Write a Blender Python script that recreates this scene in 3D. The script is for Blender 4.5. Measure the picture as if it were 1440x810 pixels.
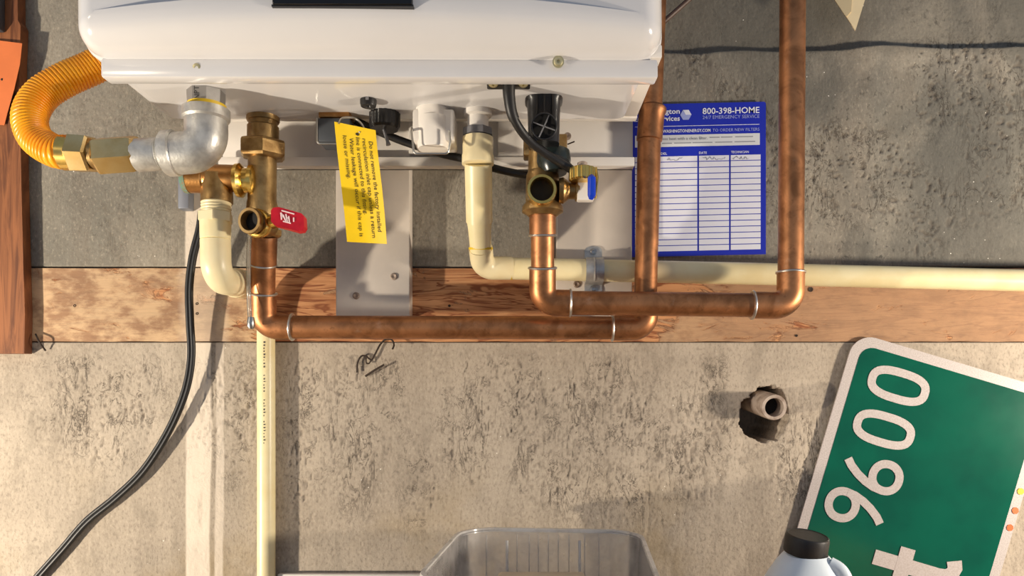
import bpy, math, random
import numpy as np
from mathutils import Vector, Matrix, Quaternion

random.seed(4)
scene = bpy.context.scene
for o in list(bpy.data.objects):
    bpy.data.objects.remove(o)

# ------------------------------------------------------------------ camera
F = 1040.0            # focal length in pixels of the 1440x810 frame
VX, VY = 734.0, 550.0 # where the straight-ahead ray meets the frame
H = 0.90              # camera height above the floor
WALL = 0.90           # distance of the wall face
cam_d = bpy.data.cameras.new('camera')
cam = bpy.data.objects.new('camera', cam_d)
scene.collection.objects.link(cam)
cam.location = (0, 0, H)
cam.rotation_euler = (math.pi / 2, 0, 0)
cam_d.sensor_width = 36
cam_d.lens = 36 * F / 1440
cam_d.shift_x = -(VX - 720) / 1440
cam_d.shift_y = (VY - 405) / 1440
cam_d.clip_start = 0.01
scene.camera = cam

# ------------------------------------------------------------------ light
world = bpy.data.worlds.new('world')
scene.world = world
world.use_nodes = True
bg = world.node_tree.nodes['Background']
bg.inputs[0].default_value = (0.62, 0.75, 0.98, 1)
bg.inputs[1].default_value = 0.30


def lamp(name, loc, power, col, radius):
    d = bpy.data.lights.new(name, 'POINT')
    d.energy = power
    d.color = col
    d.shadow_soft_size = radius
    o = bpy.data.objects.new(name, d)
    scene.collection.objects.link(o)
    o.location = (loc[0], loc[1], H + loc[2])
    return o


lamp('work_lamp', (-1.15, 0.25, -0.30), 58, (1.0, 0.88, 0.71), 0.022)
lamp('bench_lamp', (1.15, 0.40, -0.05), 47, (1.0, 0.87, 0.70), 0.045)
lamp('room_lamp', (-1.55, -0.7, 0.52), 11, (1.0, 0.84, 0.62), 0.10)

scene.view_settings.view_transform = 'Standard'
scene.view_settings.look = 'None'
scene.view_settings.exposure = 0.19
scene.view_settings.gamma = 1.0
scene.view_settings.use_curve_mapping = False


# ------------------------------------------------------------------ helpers
def P(px, py, Y):
    return Vector(((px - VX) / F * Y, Y, H + (VY - py) / F * Y))


def S(n, Y):
    return n / F * Y


C = scene.collection
X3, Y3, Z3 = Vector((1, 0, 0)), Vector((0, 1, 0)), Vector((0, 0, 1))


def thing(name, label, cat, loc, group=None):
    o = bpy.data.objects.new(name, None)
    C.objects.link(o)
    o.location = loc
    o.empty_display_size = 0.02
    o['label'] = label
    o['category'] = cat
    if group:
        o['group'] = group
    return o


def tag(o, label, cat, group=None):
    o['label'] = label
    o['category'] = cat
    if group:
        o['group'] = group
    return o


def root_loc(o):
    v = Vector((0, 0, 0))
    while o is not None:
        v += o.location
        o = o.parent
    return v


class MB:
    def __init__(s):
        s.v, s.f = [], []

    def add(s, vs, fs):
        b = len(s.v)
        s.v += [Vector(v) for v in vs]
        s.f += [tuple(b + i for i in f) for f in fs]
        return s

    def box(s, lo, hi, bev=0.0):
        x0, y0, z0 = lo
        x1, y1, z1 = hi
        if bev <= 0:
            vs = [(x0, y0, z0), (x1, y0, z0), (x1, y1, z0), (x0, y1, z0),
                  (x0, y0, z1), (x1, y0, z1), (x1, y1, z1), (x0, y1, z1)]
            return s.add(vs, [(0, 3, 2, 1), (4, 5, 6, 7), (0, 1, 5, 4),
                              (1, 2, 6, 5), (2, 3, 7, 6), (3, 0, 4, 7)])
        import bmesh
        bm = bmesh.new()
        bmesh.ops.create_cube(bm, size=1)
        for v in bm.verts:
            v.co = Vector(((x0 + x1) / 2 + v.co.x * (x1 - x0), (y0 + y1) / 2 + v.co.y * (y1 - y0),
                           (z0 + z1) / 2 + v.co.z * (z1 - z0)))
        bmesh.ops.bevel(bm, geom=list(bm.edges), offset=bev, segments=2, affect='EDGES', profile=0.5)
        bm.verts.index_update()
        s.add([v.co.copy() for v in bm.verts], [tuple(v.index for v in f.verts) for f in bm.faces])
        bm.free()
        return s

    def rings(s, rings, closed=False, cap=True):
        n = len(rings[0])
        b = len(s.v)
        for r in rings:
            s.v += [Vector(p) for p in r]
        m = len(rings)
        for i in range(m if closed else m - 1):
            a, c = b + i * n, b + ((i + 1) % m) * n
            for j in range(n):
                k = (j + 1) % n
                s.f.append((a + j, a + k, c + k, c + j))
        if cap and not closed:
            s.f.append(tuple(b + j for j in reversed(range(n))))
            s.f.append(tuple(b + (m - 1) * n + j for j in range(n)))
        return s

    def lathe(s, prof, p0, axis, n=28, cap=True, phase=0.0, up=None, closed=False):
        ax = Vector(axis).normalized()
        ref = up or (Z3 if abs(ax.z) < 0.9 else X3)
        e1 = (ref - ax * ref.dot(ax)).normalized()
        e2 = ax.cross(e1)
        rr = []
        for t, r in prof:
            c = Vector(p0) + ax * t
            rr.append([c + (e1 * math.cos(phase + 2 * math.pi * j / n) + e2 * math.sin(phase + 2 * math.pi * j / n)) * max(r, 1e-5)
                       for j in range(n)])
        return s.rings(rr, closed=closed, cap=cap)

    def tube(s, pts, r, n=20, cap=True, flat=1.0):
        pts = [Vector(p) for p in pts]
        m = len(pts)
        rad = r if callable(r) else (lambda i, t: r)
        T = []
        for i in range(m):
            d = pts[min(i + 1, m - 1)] - pts[max(i - 1, 0)]
            T.append(d.normalized())
        ref = Z3 if abs(T[0].z) < 0.9 else X3
        e1 = (ref - T[0] * ref.dot(T[0])).normalized()
        rr = []
        for i in range(m):
            if i:
                q = T[i - 1].rotation_difference(T[i])
                e1 = q @ e1
                e1 = (e1 - T[i] * e1.dot(T[i])).normalized()
            e2 = T[i].cross(e1)
            R = rad(i, i / (m - 1))
            rr.append([pts[i] + e1 * R * math.cos(2 * math.pi * j / n) + e2 * R * flat * math.sin(2 * math.pi * j / n)
                       for j in range(n)])
        return s.rings(rr, cap=cap)

    def prism(s, poly, ext):
        n = len(poly)
        ext = Vector(ext)
        a = [Vector(p) for p in poly]
        vs = a + [p + ext for p in a]
        fs = [tuple(range(n - 1, -1, -1)), tuple(range(n, 2 * n))]
        fs += [(i, (i + 1) % n, n + (i + 1) % n, n + i) for i in range(n)]
        return s.add(vs, fs)

    def build(s, name, m, parent=None, smooth=35, M=None, label=None, kind=None):
        off = root_loc(parent) if parent else Vector((0, 0, 0))
        vs = [((M @ v) if M else v) - off for v in s.v]
        me = bpy.data.meshes.new(name)
        me.from_pydata([tuple(v) for v in vs], [], s.f)
        import bmesh
        bm = bmesh.new()
        bm.from_mesh(me)
        bmesh.ops.recalc_face_normals(bm, faces=bm.faces)
        bm.to_mesh(me)
        bm.free()
        if smooth:
            me.shade_smooth()
            me.set_sharp_from_angle(angle=math.radians(smooth))
        me.materials.append(mat(m))
        o = bpy.data.objects.new(name, me)
        C.objects.link(o)
        o.parent = parent
        if label:
            o['label'] = label
        if kind:
            o['kind'] = kind
        return o


def fillet(pts, rad, seg=10):
    pts = [Vector(p) for p in pts]
    out = [pts[0]]
    for i in range(1, len(pts) - 1):
        p, a, b = pts[i], pts[i - 1], pts[i + 1]
        da, db = (a - p).normalized(), (b - p).normalized()
        ang = da.angle(db)
        t = min(rad / math.tan(ang / 2), (a - p).length * .49, (b - p).length * .49)
        r = t * math.tan(ang / 2)
        bis = (da + db).normalized()
        c = p + bis * (r / math.sin(ang / 2))
        s0, s1 = p + da * t - c, p + db * t - c
        tot = s0.angle(s1)
        axis = s0.cross(s1).normalized()
        for k in range(seg + 1):
            out.append(c + Quaternion(axis, tot * k / seg) @ s0)
    out.append(pts[-1])
    return out


def spline(pts, n=12):
    pts = [Vector(p) for p in pts]
    q = [pts[0] * 2 - pts[1]] + pts + [pts[-1] * 2 - pts[-2]]
    out = []
    for i in range(1, len(q) - 2):
        a, b, c, d = q[i - 1], q[i], q[i + 1], q[i + 2]
        for k in range(n):
            t = k / n
            out.append(.5 * (2 * b + (c - a) * t + (2 * a - 5 * b + 4 * c - d) * t * t + (3 * b - a - 3 * c + d) * t ** 3))
    out.append(pts[-1])
    return out


# ------------------------------------------------------------------ materials
MATS, DEFS = {}, {}


def mat(n):
    if n not in MATS:
        MATS[n] = DEFS[n](n)
    return MATS[n]


def srgb(c):
    c = [x / 255 for x in c]
    return tuple([x / 12.92 if x <= .04045 else ((x + .055) / 1.055) ** 2.4 for x in c]) + (1,)


class NT:
    def __init__(s, name):
        s.m = bpy.data.materials.new(name)
        s.m.use_nodes = True
        s.t = s.m.node_tree
        s.b = s.t.nodes['Principled BSDF']
        s.tc = s.t.nodes.new('ShaderNodeTexCoord')

    def n(s, typ, ins=None, **kw):
        nd = s.t.nodes.new('ShaderNode' + typ)
        for k, v in kw.items():
            setattr(nd, k, v)
        for k, v in (ins or {}).items():
            s.set(nd.inputs[k], v)
        return nd

    def set(s, sock, v):
        if isinstance(v, bpy.types.NodeSocket):
            s.t.links.new(v, sock)
        else:
            sock.default_value = v

    def math(s, op, a, b=0.0, c=0.0):
        nd = s.n('Math', operation=op)
        s.set(nd.inputs[0], a)
        s.set(nd.inputs[1], b)
        s.set(nd.inputs[2], c)
        return nd.outputs[0]

    def coords(s, scale=(1, 1, 1), loc=(0, 0, 0)):
        return s.n('Mapping', {'Vector': s.tc.outputs['Object'], 'Scale': scale, 'Location': loc}).outputs[0]

    def noise(s, scale, vec=None, detail=4, rough=.55, dist=0.0):
        return s.n('TexNoise', {'Vector': vec or s.tc.outputs['Object'], 'Scale': scale, 'Detail': detail,
                                'Roughness': rough, 'Distortion': dist}).outputs[0]

    def ramp(s, fac, lo, hi, smooth=True):
        nd = s.n('MapRange', {'Value': fac, 'From Min': lo, 'From Max': hi})
        nd.interpolation_type = 'SMOOTHSTEP' if smooth else 'LINEAR'
        return nd.outputs[0]

    def mix(s, fac, a, b, mode='MIX'):
        nd = s.n('Mix', data_type='RGBA', blend_type=mode)
        s.set(nd.inputs[0], fac)
        s.set(nd.inputs[6], a)
        s.set(nd.inputs[7], b)
        return nd.outputs[2]

    def bump(s, h, strength=.3, dist=.002):
        nd = s.n('Bump', {'Height': h, 'Strength': strength, 'Distance': dist})
        s.t.links.new(nd.outputs[0], s.b.inputs['Normal'])

    def out(s, col=None, rough=None, metal=None):
        if col is not None:
            s.set(s.b.inputs['Base Color'], col)
        if rough is not None:
            s.set(s.b.inputs['Roughness'], rough)
        if metal is not None:
            s.set(s.b.inputs['Metallic'], metal)
        return s.m


def plain(col, rough=.5, metal=0.0, var=.12, vs=40, spec=None, bump=0.0, bs=300, col2=None, coat=0.0):
    """a painted / plastic / metal surface with a little procedural variation"""
    def mk(name):
        t = NT(name)
        c = srgb(col)
        d = srgb(col2) if col2 else tuple(x * (1 - var) for x in c[:3]) + (1,)
        f = t.ramp(t.noise(vs, detail=5), .35, .7)
        t.out(t.mix(f, c, d), rough=t.n('MapRange', {'Value': t.noise(vs * 1.7), 'To Min': rough * .85, 'To Max': min(1, rough * 1.2)}).outputs[0], metal=metal)
        if spec is not None:
            t.b.inputs['Specular IOR Level'].default_value = spec
        if coat:
            t.b.inputs['Coat Weight'].default_value = coat
            t.b.inputs['Coat Roughness'].default_value = .12
        if bump:
            t.bump(t.noise(bs, detail=3), bump, .0006)
        return t.m
    return mk


def ink(col, rough=.6):
    def mk(name):
        t = NT(name)
        c = srgb(col)
        return t.out(t.mix(t.noise(200), c, tuple(x * .92 for x in c[:3]) + (1,)), rough=rough)
    return mk


DEFS.update({
    'enamel': plain((216, 214, 214), .17, var=.03, vs=12, coat=.35),
    'painted_sheet': plain((234, 228, 220), .45, var=.05, vs=20),
    'painted_strip': plain((214, 203, 190), .5, var=.07, vs=30),
    'ivory_plastic': plain((238, 224, 182), .34, var=.05, vs=30, col2=(232, 214, 168)),
    'pale_plastic': plain((242, 228, 182), .34, var=.05, vs=30, col2=(236, 218, 166)),
    'white_plastic': plain((236, 230, 222), .4, var=.04),
    'grey_plastic': plain((120, 120, 124), .4),
    'black_plastic': plain((34, 33, 34), .34, var=.3, vs=90),
    'black_rubber': plain((30, 29, 29), .42, var=.2, vs=90),
    'black_gloss': plain((10, 10, 11), .08),
    'opening_shade': plain((14, 11, 9), .8),  # near-black for flat discs that paint the shade inside openings
    'green_black': plain((38, 46, 44), .25, var=.3),
    'brass_dull': plain((176, 146, 98), .40, .9, vs=60, col2=(136, 106, 66), bump=.25, bs=500),
    'brass_bright': plain((240, 206, 118), .22, 1.0, vs=50, col2=(222, 184, 98)),
    'brass_pale': plain((236, 208, 150), .25, 1.0, vs=40, col2=(222, 186, 120)),
    'bronze': plain((188, 138, 82), .32, .95, vs=45, col2=(148, 102, 58), bump=.2, bs=500),
    'galvanised': plain((206, 204, 198), .42, .65, vs=70, col2=(172, 170, 166), bump=.35, bs=350),
    'cast_grey': plain((170, 168, 166), .45, .8, vs=50, bump=.3, bs=500),
    'steel': plain((190, 188, 182), .3, 1.0, vs=60),
    'zinc_screw': plain((206, 196, 156), .42, .8, vs=120),
    'solder': plain((214, 208, 200), .35, 1.0, vs=200),
    'old_steel': plain((186, 170, 156), .6, .35, vs=60, col2=(132, 112, 98), bump=.4, bs=300),
    'tie_wire': plain((58, 46, 38), .7, .3),
    'grey_metal': plain((132, 136, 146), .45, .4),
    'red_vinyl': plain((196, 22, 40), .3, vs=60, col2=(166, 14, 30)),
    'blue_vinyl': plain((20, 62, 196), .25, vs=60),
    'yellow_card': plain((246, 206, 14), .5, var=.08, vs=25),
    'paper_white': plain((226, 228, 240), .55, var=.03),
    'paper_band': plain((216, 220, 224), .55, var=.03),
    'paper_blue': plain((24, 42, 178), .4, var=.08),
    'orange_paper': plain((226, 122, 66), .8, var=.1, vs=25),
    'cream_card': plain((238, 216, 172), .7, var=.06),
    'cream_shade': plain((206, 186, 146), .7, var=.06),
    'jug_plastic': plain((222, 232, 240), .3, var=.03, vs=20),
    'cap_plastic': plain((40, 38, 37), .4, var=.25, vs=120, bump=.2, bs=700),
    'cream_block': plain((222, 206, 178), .7),
    'white_board': plain((210, 204, 196), .6),
    'bench_wood': plain((150, 116, 78), .6, vs=20, col2=(120, 88, 56)),
    'sign_white': plain((196, 186, 182), .42, vs=700, col2=(172, 162, 156)),
    'sign_green': plain((0, 88, 66), .14, var=.2, vs=14, col2=(0, 76, 58)),
    'sign_letter': plain((196, 186, 182), .36, vs=600, col2=(180, 168, 162)),
    'mark_yellow': plain((232, 196, 60), .25),
    'mark_orange': plain((232, 120, 70), .25),
    'ink_white': ink((232, 236, 250)),
    'ink_pale': ink((160, 172, 230)),
    'ink_blue': ink((24, 40, 150)),
    'ink_grey': ink((150, 154, 164)),
    'ink_black': ink((52, 40, 10)),
    'ink_dark': ink((60, 58, 58)),
    'ink_red_white': ink((240, 214, 214)),
    'floor_mat': plain((120, 112, 100), .85, vs=6, col2=(98, 92, 84), bump=.4, bs=60),
    'dope_yellow': plain((226, 190, 40), .5),
    'flex_orange': plain((250, 172, 20), .33, var=.08, vs=40, col2=(244, 150, 10)),
    'dark_grey_box': plain((70, 74, 80), .5),
    'patina': plain((104, 146, 130), .8, vs=300, col2=(140, 120, 90)),
    'brown_cable': plain((84, 60, 48), .5),
})


def copper_mat(name):
    t = NT(name)
    v = t.coords((1, 1, 1))
    f = t.ramp(t.noise(38, v, 6, .6, .6), .35, .72)
    c = t.mix(f, srgb((188, 130, 88)), srgb((140, 94, 62)))
    g = t.ramp(t.noise(120, v, 4), .58, .75)
    c = t.mix(t.math('MULTIPLY', g, .55), c, srgb((112, 76, 52)))
    w = t.ramp(t.noise(55, t.coords((1, 1, 1), (3, 1, 7)), 5), .62, .8)
    c = t.mix(t.math('MULTIPLY', w, .35), c, srgb((196, 170, 150)))
    r = t.n('MapRange', {'Value': t.noise(60, v), 'To Min': .30, 'To Max': .55}).outputs[0]
    t.out(c, r, .92)
    return t.m


DEFS['copper'] = copper_mat


def ledger_mat(name):
    t = NT(name)
    # object space = world here (board sits at the origin)
    g = t.noise(9, t.coords((1.3, 1, 14)), 8, .62, 1.6)
    ring = t.noise(4, t.coords((1.1, 1, 9), (4, 0, 2)), 3, .5, 3.0)
    c = t.mix(t.ramp(g, .35, .68), srgb((208, 152, 104)), srgb((172, 114, 72)))
    c = t.mix(t.math('MULTIPLY', t.ramp(ring, .47, .5), t.ramp(ring, .56, .51)), c, srgb((140, 82, 48)))
    # cement paste left on the face of the board: pale and patchy
    x = t.n('SeparateXYZ', {'Vector': t.tc.outputs['Object']})
    left = t.ramp(x.outputs[0], -.30, -.345)
    right = t.ramp(x.outputs[0], .06, .30)
    amt = t.math('MAXIMUM', left, right)
    n = t.noise(16, t.coords((1, 1, 2.2)), 7, .62, 1.2)
    paste = t.ramp(t.math('ADD', n, t.math('MULTIPLY', amt, .29)), .60, .70)
    pc = t.mix(t.ramp(t.noise(34, t.coords((1, 1, 1.8)), 7, .65), .38, .62), t.mix(right, srgb((206, 176, 138)), srgb((166, 130, 98))), srgb((150, 118, 90)))  # paste darkened to the right: light fall-off painted into its colour
    c = t.mix(t.math('MULTIPLY', paste, .82), c, pc)
    edge = t.noise(16, t.coords((1, 1, 2.2)), 7, .62, 1.2)
    crack = t.ramp(t.math('ABSOLUTE', t.math('SUBTRACT', t.math('ADD', edge, t.math('MULTIPLY', amt, .29)), .64)), .014, .0)
    c = t.mix(t.math('MULTIPLY', crack, .75), c, srgb((104, 70, 46)))
    # white lime run that crosses the board near the cord
    wob = t.math('MULTIPLY', t.math('SUBTRACT', t.noise(40), .5), .02)
    d = t.math('ABSOLUTE', t.math('ADD', t.math('ADD', x.outputs[0], .387), wob))
    c = t.mix(t.math('MULTIPLY', t.ramp(d, .034, .018), .5), c, srgb((222, 202, 178)))
    t.out(c, .8)
    h = t.math('ADD', t.math('MULTIPLY', paste, .8), t.math('MULTIPLY', g, .5))
    t.bump(h, .5, .002)
    return t.m


DEFS['ledger_wood'] = ledger_mat


def post_mat(name):
    t = NT(name)
    g = t.noise(8, t.coords((16, 3, 1.2)), 8, .6, 1.2)
    c = t.mix(t.ramp(g, .35, .7), srgb((152, 94, 54)), srgb((98, 54, 28)))
    k = t.noise(10, t.coords((2.4, 1, 1)), 2)
    c = t.mix(t.ramp(k, .70, .76), c, srgb((58, 30, 16)))
    t.out(c, .7)
    t.bump(g, .35, .001)
    return t.m


DEFS['post_wood'] = post_mat


def wall_mat(name):
    t = NT(name)
    x = t.n('SeparateXYZ', {'Vector': t.tc.outputs['Object']})
    X, Z = x.outputs[0], x.outputs[2]
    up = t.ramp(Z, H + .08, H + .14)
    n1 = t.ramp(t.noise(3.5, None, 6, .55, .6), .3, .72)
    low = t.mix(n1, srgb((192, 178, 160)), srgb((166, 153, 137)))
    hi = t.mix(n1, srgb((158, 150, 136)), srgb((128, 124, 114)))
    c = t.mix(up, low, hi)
    # vertical water streaking of the formwork face
    st = t.noise(26, t.coords((1, 1, .07)), 5, .6, .4)
    c = t.mix(t.math('MULTIPLY', t.ramp(st, .45, .75), .35), c, srgb((132, 120, 106)))
    fg = t.noise(330, t.coords((1, 1, .55)), 3, .7)
    c = t.mix(t.math('MULTIPLY', t.ramp(fg, .50, .68), .45), c, srgb((112, 102, 90)))
    c = t.mix(t.math('MULTIPLY', t.ramp(fg, .46, .30), .30), c, srgb((214, 200, 178)))
    mg = t.noise(28, t.coords((1, 1, .5), (5, 0, 1)), 6, .65, .8)
    c = t.mix(t.math('MULTIPLY', t.ramp(mg, .52, .68), .30), c, srgb((128, 118, 104)))
    # ochre staining low down
    oc = t.math('MULTIPLY', t.ramp(t.noise(7, None, 5), .5, .7), t.ramp(Z, H - .06, H - .2))
    c = t.mix(t.math('MULTIPLY', oc, .45), c, srgb((154, 132, 92)))
    # dark mould speckle, mostly right of the heater
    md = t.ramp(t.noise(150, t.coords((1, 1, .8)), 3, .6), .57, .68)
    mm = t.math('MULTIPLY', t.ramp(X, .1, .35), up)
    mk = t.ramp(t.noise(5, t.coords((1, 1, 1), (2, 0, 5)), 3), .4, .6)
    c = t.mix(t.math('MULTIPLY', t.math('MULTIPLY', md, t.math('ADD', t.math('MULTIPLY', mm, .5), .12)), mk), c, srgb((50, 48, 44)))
    shade_patch = t.ramp(t.noise(4.2, t.coords((1.6, 1, .8), (1.3, 0, .4)), 4, .55, .5), .42, .60)  # broad patches: shadow on the upper right wall, painted into the colour
    c = t.mix(t.math('MULTIPLY', t.math('MULTIPLY', shade_patch, mm), .62), c, srgb((84, 84, 80)))
    # second pour above the cold joint, darker and smoother, ledge shade painted in too
    seam = t.math('ADD', Z, t.math('MULTIPLY', t.math('SUBTRACT', t.noise(9), .5), -.03))
    dk = t.math('MULTIPLY', t.ramp(seam, H + .405, H + .42), t.ramp(X, .12, .2))
    c = t.mix(t.math('MULTIPLY', dk, .5), c, srgb((96, 92, 84)))
    rgh = t.n('Attribute', attribute_name='rough').outputs['Fac']
    dw = t.noise(60, None, 3)
    k1 = t.noise(46, t.coords((1, 1, .28)), 5, .68, 1.3)
    k2 = t.noise(95, t.coords((1, 1, .8), (3, 0, 3)), 4, .65, 1.0)
    sel = t.ramp(t.noise(24, t.coords((1, 1, .5), (9, 0, 4)), 3), .44, .58)
    r1 = t.math('MULTIPLY', t.ramp(t.math('ABSOLUTE', t.math('SUBTRACT', k1, .5)), .020, .005), sel)
    r2 = t.math('MULTIPLY', t.ramp(t.math('ABSOLUTE', t.math('SUBTRACT', k2, .52)), .022, .006), t.ramp(t.noise(40), .48, .58))
    crk = t.math('MULTIPLY', t.math('MAXIMUM', r1, r2), t.math('ADD', t.math('MULTIPLY', rgh, .85), .10))
    c = t.mix(t.math('MULTIPLY', crk, .78), c, srgb((78, 70, 62)))
    # darker in voids of the surface
    pit = t.n('Attribute', attribute_name='void').outputs['Fac']
    c = t.mix(t.math('MULTIPLY', pit, .60), c, srgb((100, 90, 80)))
    # pale lime runs below the relief valve
    wob = t.math('MULTIPLY', t.math('SUBTRACT', t.noise(26, t.coords((1, 1, .25))), .5), .009)
    d1 = t.math('ABSOLUTE', t.math('ADD', t.math('ADD', X, .394), wob))
    d2 = t.math('ABSOLUTE', t.math('ADD', t.math('ADD', X, .368), wob))
    run = t.math('MAXIMUM', t.ramp(d1, .0165, .0135), t.math('MULTIPLY', t.ramp(d2, .006, .0035), .8))
    run = t.math('MULTIPLY', run, t.ramp(Z, H + .262, H + .25))
    run = t.math('MULTIPLY', run, t.ramp(t.noise(60, t.coords((1, 1, .3)), 4), .2, .42))
    c = t.mix(t.math('MULTIPLY', run, .92), c, srgb((226, 212, 194)))
    # bright mica flecks
    vo = t.n('TexVoronoi', {'Vector': t.tc.outputs['Object'], 'Scale': 90.0})
    fl = t.ramp(vo.outputs['Distance'], .075, .05)
    c = t.mix(t.math('MULTIPLY', fl, t.ramp(t.noise(12), .55, .62)), c, srgb((238, 232, 220)))
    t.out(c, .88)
    t.b.inputs['Specular IOR Level'].default_value = .25
    h = t.math('SUBTRACT', t.math('ADD', t.math('MULTIPLY', t.noise(260, None, 4), .6), t.math('MULTIPLY', st, .8)), t.math('MULTIPLY', crk, .9))
    t.bump(h, .55, .0016)
    return t.m


DEFS['concrete'] = wall_mat


def clear_mat(alpha, col, rough, refr=False):
    def mk(name):
        t = NT(name)
        c = srgb(col)
        tr = t.n('BsdfRefraction', {'Color': (.95, .95, .94, 1), 'IOR': 1.03, 'Roughness': .04}) if refr else t.n('BsdfTransparent', {'Color': (.93, .93, .92, 1)})
        df = t.n('BsdfDiffuse', {'Color': c})
        tl = t.n('BsdfTranslucent', {'Color': c})
        gl = t.n('BsdfGlossy', {'Color': (1, 1, 1, 1), 'Roughness': rough})
        a = t.n('MixShader', {0: .5, 1: df.outputs[0], 2: tl.outputs[0]})
        b = t.n('MixShader', {0: t.math('MULTIPLY', t.noise(30), alpha * 2), 1: tr.outputs[0], 2: a.outputs[0]})
        fr = t.n('Fresnel', {'IOR': 1.45})
        e = t.n('MixShader', {0: fr.outputs[0], 1: b.outputs[0], 2: gl.outputs[0]})
        t.t.links.new(e.outputs[0], t.t.nodes['Material Output'].inputs['Surface'])
        return t.m
    return mk


DEFS['tub_plastic'] = clear_mat(.45, (236, 232, 230), .15, True)
DEFS['tub_rim'] = clear_mat(.95, (244, 242, 240), .15)
DEFS['clear_vinyl'] = clear_mat(.3, (235, 230, 215), .08)


# ------------------------------------------------------------------ text
def text_raw(body, bold=0.0):
    cu = bpy.data.curves.new('txt', 'FONT')
    cu.body = body
    cu.size = 1.0
    cu.offset = bold
    cu.resolution_u = 2
    o = bpy.data.objects.new('txt', cu)
    C.objects.link(o)
    me = bpy.data.meshes.new_from_object(o)
    vs = [v.co.copy() for v in me.vertices]
    fs = [tuple(p.vertices) for p in me.polygons]
    bpy.data.objects.remove(o)
    bpy.data.curves.remove(cu)
    bpy.data.meshes.remove(me)
    return vs, fs


def text(mb, body, o, u, v, width, cap, bold=0.0, align='L'):
    """flat lettering: o = baseline start, u reading direction, v letter-up direction"""
    vs, fs = text_raw(body, bold)
    if not vs:
        return mb
    x0, x1 = min(p.x for p in vs), max(p.x for p in vs)
    sc = width / (x1 - x0) if width else cap / .73
    if width == 0:
        width = (x1 - x0) * sc
    sh = -width if align == 'R' else 0
    k = cap / .73
    mb.add([Vector(o) + Vector(u) * ((p.x - x0) * sc + sh) + Vector(v) * (p.y * k) for p in vs], fs)
    return mb


def stroke(mb, pts, w, nrm, closed=False, ext=.0004):
    """flat ribbon of width w along a polyline, in the plane with normal nrm"""
    pts = [Vector(p) for p in pts]
    m = len(pts)
    L, R = [], []
    for i in range(m):
        a = pts[(i - 1) % m] if closed or i else pts[0]
        b = pts[(i + 1) % m] if closed or i < m - 1 else pts[-1]
        s = (b - a).normalized().cross(nrm).normalized() * (w / 2)
        L.append(pts[i] + s)
        R.append(pts[i] - s)
    rr = []
    e = Vector(nrm) * ext
    for i in range(m):
        rr.append([L[i], R[i], R[i] + e, L[i] + e])
    mb.rings(rr, closed=closed, cap=not closed)
    return mb


# ================================================================== SETTING
# ---- back wall: concrete with voids, a cold joint, a board pocket and a broken hole
def vnoise(x, z, fx, fz, seed):
    r = np.random.RandomState(seed)
    tab = r.rand(256, 256)
    u, v = x * fx + 37.3, z * fz + 11.7
    iu, iv = np.floor(u).astype(int), np.floor(v).astype(int)
    a, b = u - iu, v - iv
    a, b = a * a * (3 - 2 * a), b * b * (3 - 2 * b)
    g = lambda i, j: tab[i % 256, j % 256]
    return (g(iu, iv) * (1 - a) + g(iu + 1, iv) * a) * (1 - b) + (g(iu, iv + 1) * (1 - a) + g(iu + 1, iv + 1) * a) * b


def fbm(x, z, fx, fz, seed, o=4):
    s, w, t = 0, 1, 0
    for k in range(o):
        s = s + w * vnoise(x, z, fx * 2 ** k, fz * 2 ** k, seed + k)
        t += w
        w *= .55
    return s / t


def sm(a, lo, hi):
    t = np.clip((a - lo) / (hi - lo), 0, 1)
    return t * t * (3 - 2 * t)


LZ0, LZ1 = (VY - 481) / F * WALL, (VY - 375) / F * WALL     # board pocket (relative to camera height)
gx = np.concatenate([np.linspace(-1.6, -.70, 10)[:-1], np.arange(-.70, .70, .0016), np.linspace(.70, 1.5, 9)[1:]])
gz = np.concatenate([np.linspace(-.9, -.28, 8)[:-1], np.arange(-.28, .52, .0016), np.linspace(.52, 1.3, 9)[1:]])
GX, GZ = np.meshgrid(gx, gz)
wx = GX + .006 * (fbm(GX, GZ, 30, 30, 3) - .5)
wz = GZ + .006 * (fbm(GX, GZ, 30, 30, 9) - .5)
low = sm(GZ, LZ0 - .005, LZ0 - .03)
PX = lambda p: (p - VX) / F * WALL
PZ = lambda p: (VY - p) / F * WALL


def blob(cx, cz, rx, rz):
    return np.clip(1 - np.sqrt(((GX - PX(cx)) / S(rx, WALL)) ** 2 + ((GZ - PZ(cz)) / S(rz, WALL)) ** 2), 0, 1)


clus = np.zeros_like(GX)
for b_ in [(300, 570, 60, 120), (140, 560, 120, 120), (330, 580, 40, 130), (430, 600, 45, 160), (500, 610, 50, 150), (545, 560, 40, 90),
           (590, 680, 40, 90), (700, 540, 40, 70), (745, 600, 40, 160), (800, 620, 110, 140), (860, 570, 70, 110),
           (900, 650, 130, 110), (1000, 530, 30, 90), (960, 620, 120, 90), (1130, 650, 60, 90), (660, 590, 60, 120)]:
    clus = np.maximum(clus, np.minimum(1, blob(*b_) * 1.8))
ridge = lambda n_, w: sm(np.abs(n_ - .5), w, w * .25)
wx2 = GX + .010 * (fbm(GX, GZ, 45, 30, 13, 3) - .5)
brk_ = fbm(GX, GZ, 40, 22, 17, 3)
streak = ridge(fbm(wx2, GZ, 74, 13, 21, 4), .020) * sm(brk_, .46, .56)
grain = sm(fbm(wx, wz, 300, 150, 23, 2), .64, .80)
cell = fbm(wx, wz, 260, 150, 31, 3)
void = streak * np.clip(clus * 1.5 + .06, 0, 1) * low
void = np.maximum(void, grain * low * (.15 + .55 * clus))
pocket = np.zeros_like(GX)
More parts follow.
